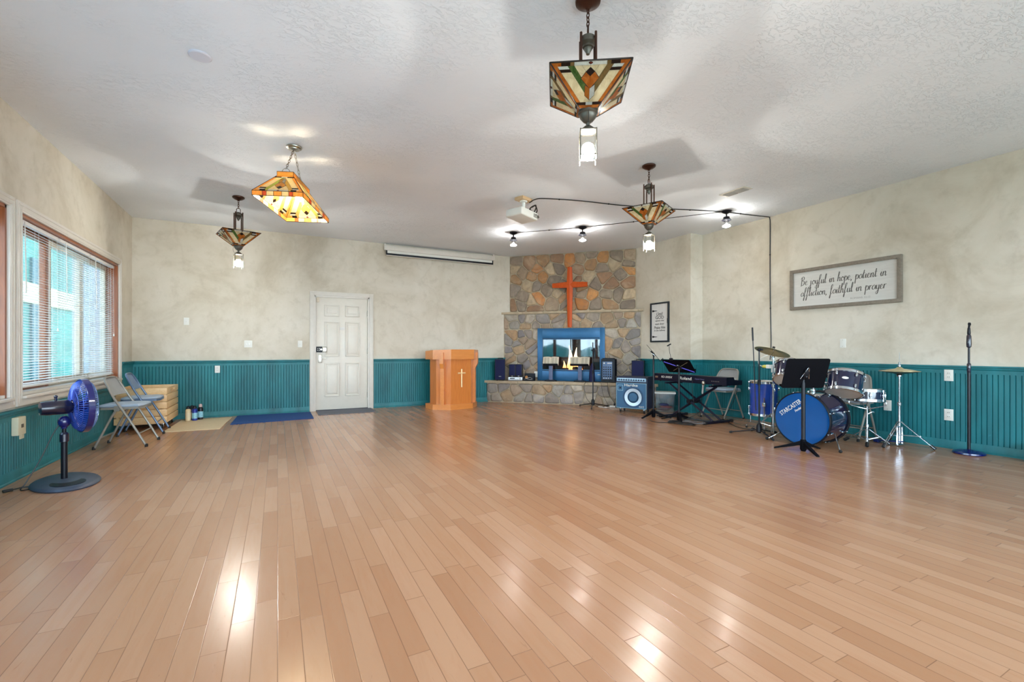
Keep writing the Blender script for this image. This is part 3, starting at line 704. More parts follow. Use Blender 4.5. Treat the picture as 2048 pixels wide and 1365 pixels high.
b = MB(); b.box((.035, -.0795, .375), (.09, .003, .014)); b.build('meter', PLAS, fpn); MB().cyl((-.07, -.078, .375), (-.07, -.088, .375), .013, n=12).build('knob', PLAS, fpn)
# loose cables from the mixer to the floor
def cable(name, label, pts, r=.004, m=CABLE, k=6, cat='cable', group=None):
    o = MB().tube(pts, r, 6, k).build(name, m); return tag(o, label, cat, group)
def dg(u, off, z): return (*on_diag(u, off), z)
cable('audio_cable', 'black cable looping from the mixer over the hearth edge beside the microphone stand', [dg(.70, .30, .455), dg(.55, .36, .455), dg(.42, .41, .453), dg(.36, .45, .42), dg(.36, .47, .30), dg(.42, .48, .12), dg(.56, .50, .02), dg(.74, .54, .006), dg(.9, .55, .006)])
cable('audio_cable', 'black cable hanging from the mixer to the power strip behind the amplifier', [dg(.84, .36, .53), dg(.83, .42, .49), dg(.80, .46, .44), dg(.82, .47, .25), dg(.95, .49, .06), dg(1.02, .53, .05), dg(1.06, .56, .062)])
cable('audio_cable', 'thin black cable drooping down the hearth front to the power strip', [dg(.62, .35, .451), dg(.66, .42, .452), dg(.68, .455, .42), dg(.72, .47, .22), dg(.80, .49, .06), dg(.86, .55, .008), dg(.96, .60, .008)], .003)
x, y = on_diag(1.0, .58); t = thing('power_strip', 'white power strip with plugs on the floor between hearth and bass amplifier', 'power strip', (x, y, 0), -40)
MB().box((0, 0, .02), (.30, .05, .036), bev=.006).build('body', PLAS, t)
for q in (-.06, .0, .07): MB().box((q, 0, .058), (.032, .036, .042), bev=.005).cyl((q, 0, .078), (q, .012, .10), .004, n=6).build('plug', BLK, t)
MB().tube([(-.14, 0, .02), (-.17, .0, .006), (-.24, .03, .006), (-.20, -.06, .006), (-.32, -.03, .006), (-.36, .06, .006), (-.25, .07, .006)], .005, 6, 6).build('power_cord', PLAS, t)

# ------------------------------------------------------------------ stands
def tripod(b, hub, L, n=3, ph=0, r=.008, foot=.012, zf=.012):
    for i in range(n):
        a = ph + 2 * pi * i / n; b.cyl(hub, (hub[0] + L * cos(a), hub[1] + L * sin(a), zf), r, n=8)
def mic_stand(label, loc, rz, pole, boom=None, clip_=None, L=.3, ph=.4):
    t = thing('microphone_stand', label, 'microphone stand', loc, rz)
    b = MB(); b.lathe([(.014, .16), (.030, .13), (.034, .05), (.018, .035)], n=14); b.build('hub', BLK, t)
    for i in range(3):
        a = ph + 2 * pi * i / 3; e = (L * cos(a), L * sin(a), .016); l = MB().cyl((.02 * cos(a), .02 * sin(a), .075), e, .008, n=8).build('leg', BLKM, t)
        MB().tube([(L * .93 * cos(a), L * .93 * sin(a), .02), (L * 1.03 * cos(a), L * 1.03 * sin(a), .0135)], .0135, 10).build('rubber_foot', RUB, l)
    MB().cyl((0, 0, .1), (0, 0, pole * .62), .011, n=12).cyl((0, 0, pole * .62), (0, 0, pole), .008, n=12).build('pole', BLKM, t)
    MB().lathe([(.012, -.035), (.019, -.03), (.019, .03), (.012, .035)], (0, 0, pole * .62), 12).build('height_clutch', BLK, t)
    if boom:
        b = MB().use(BLKM); b.tube([boom[0], boom[1]], .006, 8); b.use(BLK).tube([Vector(boom[1]).lerp(Vector(boom[0]), .16), boom[1]], .010, 8); b.build('boom_arm', parent=t)
        b = MB(); b.sphere((0, 0, pole), .022, 10); b.cyl((-.04, 0, pole), (.04, 0, pole), .008, n=8); b.cyl((.04, -.015, pole), (.052, .015, pole), .012, n=8); b.build('boom_clamp', BLK, t)
    return t
t = mic_stand('black tripod microphone stand with folded boom in front of the hearth', (5.25, 6.88, 0), -30, 1.07, ((0, 0, .60), (-.005, -.01, 1.22)), L=.30, ph=2.4)
MB().lathe([(.012, -.09), (.013, .02), (.024, .05), (.024, .09), (.012, .11)], (.015, -.03, 1.0), 12).build('microphone_holder', BLK, t)
t = thing('cloth_cover', 'dark blue cloth draped on the stand behind the microphone pole', 'cloth', (*on_diag(.47, .2), .447), -45)
b = MB(); b.lathe([(.055, 0), (.06, .05), (.05, .2), (.035, .3), (.012, .36), (0, .365)], n=14); b.build('cloth', mat('navy cloth', (18, 22, 70), .8, var=.2), t)
t = mic_stand('black tripod boom microphone stand in front of the floor tom', (5.38, 3.66, 0), 0, 1.08, ((-.035, .02, .32), (-.075, .04, 1.36)), L=.33, ph=R_(-120))
# round base straight stand by the right wall
t = thing('microphone_stand', 'black round based straight microphone stand by the right wall, apart from the drums', 'microphone stand', (6.36, 2.02, 0))
b = MB(); b.lathe([(.118, 0), (.128, .008), (.126, .022), (.09, .038), (.03, .046), (.02, .05), (0, .05)], n=36); b.build('base', NAVY, t)
MB().cyl((0, 0, .045), (0, 0, .86), .014, n=14).cyl((0, 0, .86), (0, 0, 1.12), .009, n=12).build('pole', BLKM, t)
MB().lathe([(.011, .84), (.0165, .85), (.0165, .93), (.012, .94)], n=14).lathe([(.010, 1.10), (.019, 1.11), (.021, 1.14), (.019, 1.22), (.014, 1.235)], n=14).build('height_clutch', NAVYK, t)
b = MB(); b.lathe([(.012, 1.235), (.015, 1.25), (.012, 1.30), (.009, 1.31)], n=12); b.tube([(.0, 0, 1.305), (.01, -.0, 1.335)], .009, 8); b.tube([(.015, -.0, 1.26), (.03, -.0, 1.265), (.034, 0, 1.28)], .003, 6)
for s_ in (-1, 1): b.tube([(.012 + s_ * .013 + .014 * cos(q), 0, 1.345 + .014 * sin(q)) for q in [2 * pi * i / 14 for i in range(14)]], .0045, 6, closed=True)
b.build('clip', BLK, t)

SBLK = mat('matt black steel', (5, 6, 12), .6, Specular_IOR_Level=.12)
def music_stand(label, loc, rz, pole, lean, wd, hg, m=SBLK, legph=0, yoff=0, tube=.0125):
    """sheet music stand; the back of the desk looks along local -Y and leans that way by LEAN degrees"""
    t = thing('music_stand', label, 'music stand', loc, rz)
    b = MB(); b.lathe([(.013, .13), (.028, .12), (.032, .02), (.02, .0)], n=12); b.build('hub', m, t)
    for i in range(3):
        a = legph + 2 * pi * i / 3; b = MB(); e = .27
        b.M = Matrix.Rotation(a, 4, 'Z'); A = [(.01, .115), (.10, .075), (e, .012), (e, 0), (.09, .045), (.01, .07)]
        b.prism(A, -.014, .014, Matrix.Rotation(pi / 2, 4, 'X')); b.build('leg', m, t)
    MB().cyl((0, 0, .08), (0, 0, pole - .1), tube + .003, n=14).cyl((0, 0, pole - .1), (0, 0, pole), tube - .002, n=12).build('pole', BLKM, t)
    T = Matrix.Translation((0, yoff, pole)) @ Matrix.Rotation(R_(lean), 4, 'X')
    d = MB(); d.M = T
    r = .025; P = []
    for cx, cz, a0 in ((wd / 2 - r, hg / 2 - r, 0), (-wd / 2 + r, hg / 2 - r, 90), (-wd / 2 + r, -hg / 2 + r, 180), (wd / 2 - r, -hg / 2 + r, 270)): P += [(cx + r * cos(R_(a0 + k)), cz + r * sin(R_(a0 + k))) for k in (0, 22, 45, 67, 90)]
    d.prism(P, -.0, .004, Matrix.Rotation(pi / 2, 4, 'X')); d.box((0, .028, -hg / 2 + .004), (wd - .03, .06, .004)); d.box((0, .057, -hg / 2 + .010), (wd - .03, .004, .016)); dk = d.build('desk', m, t, 30)
    b = MB(); b.M = T; b.use(CHR)
    b.tube([(-.045, -.008, -.06), (-.006, -.03, .07), (.0, -.03, .075)], .0035, 6); b.tube([(.045, -.008, -.06), (.006, -.03, .07), (0, -.03, .075)], .0035, 6); b.use(BLKM).box((0, -.014, 0), (.05, .022, .10), bev=.004); b.sphere((0, -.026, -.03), .016, 10)
    b.build('bracket', parent=t); t['kind'] = 'thing'; return t, dk, T
t3, _, _ = music_stand('large solid black music stand in front of the bass drum', (4.975, 2.885, 0), -27.3, .83, 20, .455, .335, legph=R_(25), yoff=-.035, tube=.017)
t1, d1, T1 = music_stand('black music stand with white sheets, edge on, right behind the amplifier', (5.347, 5.434, 0), -134.5, 1.03, 38, .44, .33, legph=R_(200))
b = MB(); b.M = T1; b.box((-.02, .012, -.05), (.42, .006, .21), bev=.001); b.box((.03, .020, -.04), (.40, .004, .20), rot=(0, .05, 0)); 
t = thing('sheet_music', 'white music sheets lying on the edge on music stand by the amplifier', 'sheet music', (5.347, 5.434, 0), -134.5); b.build('pages', mat('white paper', (224, 218, 206), .7, var=.02), t)
t2, d2, T2 = music_stand('black music stand leaning over the keyboard, back of its desk in view', (5.428, 4.989, 0), -68, .83, 56, .42, .36, legph=R_(60))
b = MB(); b.M = T2; b.use(mat('blue violet strut', (52, 44, 150), .35, metal=.3)).tube([(-.19, -.008, .13), (.19, -.008, -.15)], .009, 6); b.use(BRASS).tube([(.16, -.008, .12), (-.12, -.008, -.12)], .0035, 6); b.build('strut', parent=d2)
t = thing('clip_light', 'small gooseneck clip light on the music stand over the keyboard', 'light', (5.428, 4.989, 0), -68)
b = MB(); b.M = T2; b.box((-.06, 0, .19), (.05, .03, .035), bev=.006); b.build('clamp', BLK, t)
p0 = T2 @ Vector((-.06, .0, .205)); p1 = p0 + Vector((-.03, .03, .10)); p2 = p0 + Vector((-.05, .06, .20)); b = MB(); b.tube([p0, p0 + Vector((-.005, 0, .05)), p1, p2], .0035, 6, 6); b.build('gooseneck', BLKM, t)
MB().box(tuple(p2 + Vector((.0, 0, .008))), (.065, .025, .016), rot=(0, -.5, 0), bev=.004).build('lamp_head', BLK, t)

# ------------------------------------------------------------------ bass amplifier
AMPF = mat('blue grey grille cloth', (58, 100, 134), .75, var=.10, scale=200, bump=.4, bscale=420)
AMPB = mat('dark blue tolex', (22, 30, 58), .6, var=.15, bump=.3, bscale=300)
t = thing('bass_amplifier', 'blue grey bass amplifier on casters with round silver speaker cone', 'amplifier', (5.50, 6.045, 0), -61.5)
W_, D_ = .56, .30
MB().box((0, 0, .345), (W_, D_, .55), bev=.012).build('cabinet', AMPB, t)
g = MB().box((0, -D_ / 2 - .004, .295), (W_ - .05, .012, .42), bev=.004).build('grille', AMPF, t)
b = MB()
for c, d in (((0, -D_ / 2 - .008, .508), (W_ - .04, .01, .006)), ((0, -D_ / 2 - .008, .082), (W_ - .04, .01, .006)), ((-W_ / 2 + .02, -D_ / 2 - .008, .295), (.006, .01, .43)), ((W_ / 2 - .02, -D_ / 2 - .008, .295), (.006, .01, .43))): b.box(c, d, bev=.001)
for c, d in (((-.19, 0, .47), (.095, 1, .006)), ((-.19, 0, .38), (.095, 1, .006)), ((-.235, 0, .425), (.006, 1, .09)), ((-.145, 0, .425), (.006, 1, .09))): b.box((c[0], -D_ / 2 - .011, c[2]), (d[0], .006, d[2]))
b.build('piping', mat('pale trim', (150, 190, 205), .4), t)
MB().cyl((-.19, -D_ / 2 - .009, .425), (-.19, -D_ / 2 - .013, .425), .016, n=16).build('tweeter', BLK, t)
c = MB(); c.lathe([(.150, 0), (.149, .004), (.11, .001), (.078, -.004), (.074, -.004)], (.035, -D_ / 2 - .011, .27), 40, (0, -1, 0), cap=False)
c.build('speaker_cone', mat('spun aluminium', (186, 196, 204), .38, metal=.8, var=.06), t)
MB().lathe([(.076, -.004), (.072, .003), (.04, .008), (0, .010)], (.035, -D_ / 2 - .011, .27), 32, (0, -1, 0), cap=False).build('dust_cap', AMPF, t)
MB().lathe([(.180, 0), (.180, .003), (.17, .005), (.160, .003), (.160, 0)], (.035, -D_ / 2 - .010, .27), 40, (0, -1, 0)).build('cone_ring', mat('blue ring', (44, 78, 112), .6), t)
pn = MB().box((0, -D_ / 2 - .004, .565), (W_ - .05, .016, .06), bev=.004).build('control_panel', mat('pale blue panel', (142, 176, 200), .35, metal=.2, var=.08), t)
b = MB()
for i in range(11): MB().cyl((-.21 + i * .043, -D_ / 2 - .012, .563), (-.21 + i * .043, -D_ / 2 - .026, .563), .012, n=12).build('knob', AMPB, pn)
b = MB()
for i in range(10): b.box((-.188 + i * .043, -D_ / 2 - .0135, .585), (.022, .003, .006))
b.build('marking', PLAS, pn)
text('Hartke', PLAS, .235, t, (-.0, -D_ / 2 - .011, .474), bold=.02, height=.044)
text('Kick12', PLAS, .085, t, (.18, -D_ / 2 - .011, .115), bold=.012, height=.028, shear=.15)
for sx_ in (-1, 1):
    for z in (.088, .602): MB().box((sx_ * (W_ / 2 - .02), -D_ / 2 + .02, z), (.052, .052, .04), bev=.012).build('corner_guard', BLK, t)
def caster(x, y, r, parent, m=CHR):
    k = MB(); k.box((x, y, 2 * r + .010), (.034, .034, .012), bev=.002); k.box((x - .012, y, r + .010), (.003, .024, r + .012)); k.box((x + .012, y, r + .010), (.003, .024, r + .012)); o = k.build('caster', m, parent)
    MB().cyl((x - .009, y, r), (x + .009, y, r), r, n=16).build('wheel', RUB, o)
for sx_ in (-1, 1):
    for sy_ in (-1, 1): caster(sx_ * .21, sy_ * .10, .028, t)
b = MB(); b.tube([(W_ / 2 + .002, -.06, .44), (W_ / 2 + .026, -.05, .45), (W_ / 2 + .026, .05, .45), (W_ / 2 + .002, .06, .44)], .009, 8, 4); b.build('side_handle', BLK, t)

# ------------------------------------------------------------------ keyboard on its double braced stand
KB = mat('black blue keyboard case', (9, 11, 34), .4, var=.1, Specular_IOR_Level=.3)
t = thing('stage_keyboard', 'long black digital piano on an X stand in front of the green wainscot', 'keyboard', (5.745, 4.98, .575), -90)
Lk, Dk = 1.40, .33
b = MB(); b.prism([(-Dk / 2, .0), (Dk / 2, 0), (Dk / 2, .065), (Dk / 2 - .16, .075), (Dk / 2 - .18, .115), (-Dk / 2 + .01, .115), (-Dk / 2, .105)], -Lk / 2, Lk / 2, Matrix(((0, 0, 1, 0), (1, 0, 0, 0), (0, 1, 0, 0), (0, 0, 0, 1)))); b.build('case', KB, t)
b = MB(); b.box((0, Dk / 2 - .08, .080), (Lk - .16, .15, .012), bev=.002); kw = b.build('white_keys', PLAS, t); b = MB()
for i in range(51):
    if i % 7 in (2, 6): continue
    b.box((-Lk / 2 + .095 + (i + 1) * (Lk - .16) / 52, Dk / 2 - .115, .090), (.012, .085, .010), bev=.002)
b.build('black_keys', BLK, t)
text('RD-300SX', PLAS, .235, t, (-.40, -Dk / 2 - .0005, .066), bold=.02, shear=.2, height=.034)
text('Roland', PLAS, .225, t, (-.02, -Dk / 2 - .0005, .064), bold=.025, height=.048)
text('Digital Piano', mat('dim print', (120, 120, 170), .5), .17, t, (.24, -Dk / 2 - .0005, .064), shear=.2, height=.018)
for i in range(5): MB().cyl((.46 + i * .028, -Dk / 2, .05), (.46 + i * .028, -Dk / 2 - .004, .05), .007, n=10).build('jack', STEEL, t)
MB().box((-.62, -Dk / 2, .06), (.06, .006, .03)).build('power_inlet', STEEL, t)
for q in (-.6, .6):
    for y in (-.1, .1): MB().cyl((q, y, -.012), (q, y, .002), .014, n=10).build('foot', RUB, t)
STB = mat('black stand tube', (24, 24, 44), .35, metal=.2, var=.1)
t = thing('keyboard_stand', 'black double braced X stand carrying the digital piano', 'stand', (5.745, 4.98, 0), -90)
zt = .535
for (x0, x1, ys) in ((-.40, .42, (-.10, .075)), (.42, -.40, (-.02,))):
    for y in ys: MB().tube([(x0, y, zt), (x1, y, .035)], .019, 4).build('brace', STB, t)
MB().cyl((.0, -.13, .285), (0, .1, .285), .035, n=16).build('pivot', BLK, t)
for x in (-.41, .43):
    b = MB(); b.box((x, 0, .02), (.036, .56, .034), bev=.006); f = b.build('foot_bar', STB, t); b = MB()
    for y in (-.28, .28): b.box((x, y, .0195), (.046, .06, .039), bev=.008)
    b.build('rubber_cap', RUB, f)
    b = MB(); b.box((x, 0, zt + .012), (.04, .36, .026), bev=.006); b.build('rest_bar', STB, t)
# microphone hanging on its cable below the keyboard
t = thing('microphone', 'silver microphone hanging by the keyboard front on a black cable', 'microphone', (5.50, 4.62, 0), 0)
b = MB(); b.lathe([(.010, 0), (.013, .02), (.013, .11), (.017, .13)], (0, 0, .44), 14, (-.05, -.14, 1)); b.build('handle', mat('silver paint', (190, 190, 190), .3, metal=.5), t)
MB().sphere((-.008, -.024, .597), .026, 14, (1, 1, 1.15)).build('grille_head', STEEL, t)
MB().tube([(.0, 0, .44), (.03, .04, .33), (.10, .14, .15), (.02, .36, .012), (-.08, .42, .006)], .0035, 6, 6).build('cable', CABLE, t)
MB().tube([(-.006, -.02, .56), (.06, -.01, .59), (.075, .0, .592)], .004, 6, 4).build('holder', BLK, t)
# cables on the floor under the keyboard
rnd = random.Random(6)
def coil(cx, cy, n, rx, ry, z=.006, seed=1):
    r = random.Random(seed); P = []
    for i in range(n * 8):
        a = 2 * pi * i / 8; P.append((cx + (rx + r.uniform(-.04, .04)) * cos(a) + r.uniform(-.02, .02), cy + (ry + r.uniform(-.03, .03)) * sin(a), z + .007 * (i % 8 > 3) + r.uniform(0, .004) + .004 * (i // 8)))
    return P
cable('floor_cable', 'tangle of black cables on the floor in front of the keyboard stand', coil(5.22, 4.75, 5, .12, .20, seed=1) + [(5.0, 5.0, .006), (5.05, 5.2, .006)], .005, k=4)
cable('floor_cable', 'smaller grey cable loop lying over the black cables before the keyboard', coil(5.32, 4.62, 3, .09, .15, .03, seed=3), .005, mat('grey cable', (96, 92, 92), .5), 4)
cable('floor_cable', 'thick black cable bundle along the floor under the keyboard stand', [(5.48, 5.50, .012), (5.60, 5.38, .014), (5.62, 5.15, .02), (5.56, 5.0, .025), (5.64, 4.86, .02), (5.70, 4.74, .012), (5.80, 4.62, .010)], .011)
cable('floor_cable', 'thin black cable from the keyboard stand towards the drums', [(5.98, 4.6, .006), (5.85, 4.42, .005), (5.72, 4.25, .005), (5.66, 4.10, .005), (5.72, 3.98, .005), (5.9, 3.9, .005)], .004)
cable('keyboard_cable', 'black cable hanging from the back of the keyboard to the floor', [(5.565, 4.85, .63), (5.54, 4.84, .56), (5.55, 4.82, .3), (5.60, 4.78, .10), (5.64, 4.72, .012), (5.58, 4.66, .01)], .003)
cable('keyboard_cable', 'black pedal cord hanging behind the keyboard end nearest the folding chair', [(5.92, 4.40, .63), (5.94, 4.38, .5), (5.97, 4.5, .25), (5.95, 4.62, .05), (5.90, 4.7, .008)], .0035)

# clear storage bin
BINM = clear_glass('clear bin plastic', (.86, .90, .94), .14, .12)
t = thing('storage_bin', 'clear plastic storage bin with white lid between amplifier and keyboard stand', 'bin', (6.02, 5.845, 0), -45)
b = MB(); w0, d0, w1, d1, hh = .28, .20, .325, .245, .32
def loop(w_, d_, z): return [(-w_ / 2, -d_ / 2, z), (w_ / 2, -d_ / 2, z), (w_ / 2, d_ / 2, z), (-w_ / 2, d_ / 2, z)]
L0 = [b._v(p) for p in loop(w0, d0, .002)]; L1 = [b._v(p) for p in loop(w1, d1, hh)]; L2 = [b._v(p) for p in loop(w1 - .006, d1 - .006, hh)]; L3 = [b._v(p) for p in loop(w0 - .006, d0 - .006, .005)]
for A, B in ((L0, L1), (L1, L2), (L2, L3)):
    for i in range(4): b._f([A[i], A[(i + 1) % 4], B[(i + 1) % 4], B[i]], False)
b._f(L0[::-1], False); b._f(L3, False); b.build('tub', BINM, t, 0)
MB().box((0, 0, hh + .012), (w1 + .024, d1 + .024, .03), bev=.008).build('lid', PLAS, t)
b = MB()
for q in (-1, 1): b.box((q * (w1 / 2 + .012), 0, hh), (.012, .09, .05), bev=.004)
b.build('latch', NAVY, t)
t2_ = thing('folded_cloth', 'navy and pink cloth bundle inside the clear storage bin', 'cloth', (6.02, 5.845, .006), -45)
b = MB().use(mat('navy fabric', (26, 32, 92), .8, var=.3)); b.sphere((-.02, 0, .045), .10, 16, (1.1, .75, .40)); b.use(mat('pink fabric', (205, 84, 112), .8, var=.2)); b.sphere((.02, -.02, .078), .095, 16, (1.1, .7, .18)); b.use(mat('blue fabric', (40, 84, 170), .8, var=.2)); b.sphere((-.02, .01, .112), .08, 16, (1.1, .7, .28)); b.build('bundle', parent=t2_)

# ------------------------------------------------------------------ folding chairs
def make_chair(name, label, frame, seatm, backm):
    t = thing(name, label, 'chair'); r = .0115; hw = .215
    # front leg + back upright: one bent tube per side meeting in an arch over the backrest (front is local -Y)
    F = lambda s_: [(s_ * hw, -.245, .012), (s_ * hw, -.10, .30), (s_ * (hw - .004), .04, .55), (s_ * (hw - .03), .105, .69)]
    P = F(-1) + [(-.16, .135, .745), (-.10, .148, .772), (.10, .148, .772), (.16, .135, .745)] + F(1)[::-1]
    MB().tube(P, r, 10, 5).build('back_frame', frame, t)
    for s_ in (-1, 1):
        l = MB().tube([(s_ * (hw - .022), .215, .012), (s_ * (hw - .022), .06, .36), (s_ * (hw - .022), .02, .43)], r, 10).build('rear_leg', frame, t)
        MB().lathe([(.015, 0), (.016, .014), (.0125, .034)], (s_ * (hw - .022), .217, 0), 10).build('rubber_foot', RUB, l)
        f = MB().lathe([(.015, 0), (.016, .014), (.0125, .034)], (s_ * hw, -.247, 0), 10).build('rubber_foot', RUB, t)
        MB().box((s_ * (hw - .012), .018, .435), (.006, .05, .06), bev=.002).build('hinge_plate', frame, t)
    MB().tube([(-hw + .022, .165, .124), (hw - .022, .165, .124)], .007, 8).build('rear_stretcher', frame, t)
    MB().tube([(-hw, -.175, .15), (hw, -.175, .15)], .007, 8).build('front_stretcher', frame, t)
    b = MB(); n = 10; wd = [(-.205, .0), (-.19, .16), (-.15, .198), (.15, .198), (.19, .16), (.205, .0), (.195, -.17), (.14, -.2), (-.14, -.2), (-.195, -.17)]
    b.prism(wd[::-1], .425, .447); b.build('seat_pan', frame, t, 30)
    b = MB(); rr = []
    for k, z in ((.97, .447), (1, .458), (.96, .474), (.75, .482)): rr.append([b._v((x * k, y * k, z)) for x, y in wd])
    for A, B in zip(rr, rr[1:]):
        for i in range(n): b._f([A[i], A[(i + 1) % n], B[(i + 1) % n], B[i]])
    b._f(rr[-1]); b.build('seat_cushion', seatm, t, 50)
    b = MB(); rows = []
    for z, y, hw_ in ((.575, .048, .198), (.62, .076, .190), (.67, .104, .182), (.715, .124, .168), (.745, .136, .148), (.764, .143, .115)):
        rows.append(([b._v((hw_ * q, y + .018 * (1 - q * q), z)) for q in (-1, -.6, -.2, .2, .6, 1)], [b._v((hw_ * q, y + .018 * (1 - q * q) + .010, z)) for q in (-1, -.6, -.2, .2, .6, 1)]))
    for (a, a2), (c, c2) in zip(rows, rows[1:]):
        for i in range(5): b._f([a[i], a[i + 1], c[i + 1], c[i]]); b._f([a2[i + 1], a2[i], c2[i], c2[i + 1]])
        b._f([a[0], c[0], c2[0], a2[0]]); b._f([c[5], a[5], a2[5], c2[5]])
    a, a2 = rows[0]; c, c2 = rows[-1]
    for i in range(5): b._f([a2[i], a2[i + 1], a[i + 1], a[i]]); b._f([c[i], c[i + 1], c2[i + 1], c2[i]])
    b.build('backrest', backm, t, 50); return t
BLT = mat('blue grey steel tube', (92, 112, 140), .35, metal=.3, var=.06)
BLV = mat('blue grey vinyl back', (108, 128, 154), .4, var=.06)
ch = make_chair('folding_chair', 'grey folding chair with pale blue seat right behind the fan', GREYT, VINYL, VINYLT); ch.location = (-1.53, 6.60, 0); ch.rotation_euler = (0, 0, R_(86))
c2 = make_chair('folding_chair', 'blue grey folding chair between the other folding chair and the wooden crate', BLT, VINYL, BLV); c2.location = (-1.555, 7.455, 0); c2.rotation_euler = (0, 0, R_(92))
c3 = dup(ch, (6.27, 4.87, 0), -93, 'grey folding chair behind the keyboard'); 
c4_ = dup(ch, (6.30, 3.10, 0), -90, 'grey folding chair behind the snare drum, used as drum seat')
for c_ in (ch, c2, c3, c4_): c_['group'] = 'folding chairs'

# ------------------------------------------------------------------ drums (a drum's own axis is local Z)
SHELL = mat('dark blue drum shell', (8, 16, 54), .12, var=.1, coat=.8)
SHELLB = mat('bright blue drum shell', (26, 66, 160), .12, var=.15, coat=.8)
HEADM = mat('coated drum head', (206, 202, 190), .5, var=.04); HEADG = mat('grey drum head', (200, 194, 184), .45, var=.06)
BLUEH = mat('blue foil drum head', (10, 92, 172), .16, metal=.35, var=.16, scale=1.5, coat=.5)
def drum(name, label, loc, axis, dia, dep, shell=SHELL, top=HEADM, bot=HEADG, lugs=6, hoop=CHR, hoopw=.022, group=None, spin=0):
    t = thing(name, label, 'drum', loc, 0, group); r = dia / 2
    t.rotation_euler = (Vector(axis).to_track_quat('Z', 'Y').to_matrix() @ Matrix.Rotation(R_(spin), 3, 'Z')).to_euler()
    MB().lathe([(r - .006, -dep / 2), (r, -dep / 2), (r, dep / 2), (r - .006, dep / 2), (r - .006, -dep / 2)], n=48, cap=False).build('shell', shell, t)
    for s_, hm in ((1, top), (-1, bot)):
        z = s_ * dep / 2
        MB().lathe([(r + .001, z - s_ * hoopw), (r + .010, z - s_ * hoopw), (r + .010, z + s_ * .006), (r + .014, z + s_ * .008), (r + .006, z + s_ * .012), (r + .001, z + s_ * .008), (r + .001, z - s_ * hoopw)], n=48, cap=False).build('hoop', hoop, t)
        MB().lathe([(r + .002, z - s_ * .002), (r, z + s_ * .003), (r * .5, z + s_ * .0035), (0, z + s_ * .0035)], n=48, cap=False).build('drum_head', hm, t)
    for i in range(lugs):
        a = 2 * pi * i / lugs + .3; c, s_ = cos(a), sin(a)
        for q in ((1, -1) if dep > .2 else (0,)):
            b = MB(); b.M = Matrix.Rotation(a, 4, 'Z')
            zc = q * dep * .28; b.lathe([(.0, -.022), (.010, -.018), (.013, 0), (.010, .018), (0, .022)], (r + .010, 0, zc), 10)
            if q: b.cyl((r + .013, 0, zc), (r + .013, 0, q * (dep / 2 + .004)), .003, n=6); b.box((r + .014, 0, q * (dep / 2 - .006)), (.014, .014, .020), bev=.003)
            else: b.cyl((r + .013, 0, -dep / 2), (r + .013, 0, dep / 2), .003, n=6)
            b.build('lug', CHR, t)
    return t
BA = Vector((-1, -.06, 0)).normalized(); bc = Vector((5.241, 3.06, .302)) - BA * .215
t = drum('bass_drum', 'large bass drum with shiny blue front head and white lettering', bc, BA, .575, .43, SHELL, BLUEH, HEADG, 8, BLK, .036)
Ri = t.rotation_euler.to_matrix().inverted()
def loc_l(v): return Ri @ (Vector(v) - bc)
# lettering on the front head: local frame of the head plane
up = Ri @ Vector((0, 0, 1)); rt_ = Ri @ Vector(BA).cross(Vector((0, 0, 1))) * -1
right = (Ri @ (Vector((0, 0, 1)).cross(BA)))   # to the viewer's right when looking at the front head
zz = Vector((0, 0, 1))
def head_text(body, m, wd, cx, cz, ang, **k):
    Mx = Matrix((right, up, zz)).transposed() @ Matrix.Rotation(R_(ang), 3, 'Z'); p = right * cx + up * cz + zz * (.215 + .0036)
    return text(body, m, wd, t, tuple(p), tuple(Mx.to_euler()), **k)
head_text('STARCASTER', PLAS, .285, -.118, .118, 38, bold=.014, height=.050)
head_text('Fender', PLAS, .085, -.035, .105, 38, shear=.25, bold=.02, height=.028)
b = MB()
for s_ in (-1, 1):
    pA = Vector((5.42, 3.05 + s_ * -.24, .16)); pB = Vector((5.22, 3.05 + s_ * -.40, .012))
    b.use(CHR).cyl(loc_l(pA), loc_l(pB), .006, n=8); b.use(RUB).sphere(loc_l(pB + Vector((0, 0, .006))), .018, 10)
b.build('spur', parent=t)
b = MB(); b.cyl(loc_l((5.45, 3.05, .585)), loc_l((5.45, 3.05, .70)), .013, n=12); b.tube([loc_l((5.55, 2.93, .70)), loc_l((5.48, 3.0, .72)), loc_l((5.45, 3.05, .70)), loc_l((5.455, 3.12, .76)), loc_l((5.462, 3.20, .80))], .011, 10, 3); b.box(loc_l((5.45, 3.05, .60)), (.05, .06, .04), bev=.006); b.build('tom_holder', CHR, t)
b = MB(); b.box(loc_l((5.80, 3.03, .035)), (.02, .09, .26), bev=.004); b.build('pedal', BLKM, t)
drum('rack_tom', 'tilted dark blue rack tom with oval badge above the bass drum', (5.655, 2.83, .70), (.42, .10, 1), .335, .225, SHELL, HEADM, HEADG, 6, CHR, spin=0, group='rack toms')
t = [o for o in bpy.data.objects if o.name == 'rack_tom'][0]
bd = MB(); bd.lathe([(0, .003), (.022, .003), (.024, 0)], (0, 0, 0), 20)
o = bd.build('badge', PLAS, t); wd_ = t.rotation_euler.to_matrix().inverted() @ Vector((-.894, -.447, 0)); ang = math.atan2(wd_.y, wd_.x); o.scale = (1.3, .6, 1); o.location = (.168 * cos(ang), .168 * sin(ang), .01); o.rotation_euler = (Vector((cos(ang), sin(ang), 0)).to_track_quat('Z', 'Y')).to_euler()
drum('rack_tom', 'dark blue rack tom half hidden behind the large black music stand', (5.47, 3.34, .80), (.62, .25, 1), .30, .215, SHELL, HEADM, HEADG, 6, CHR, group='rack toms')
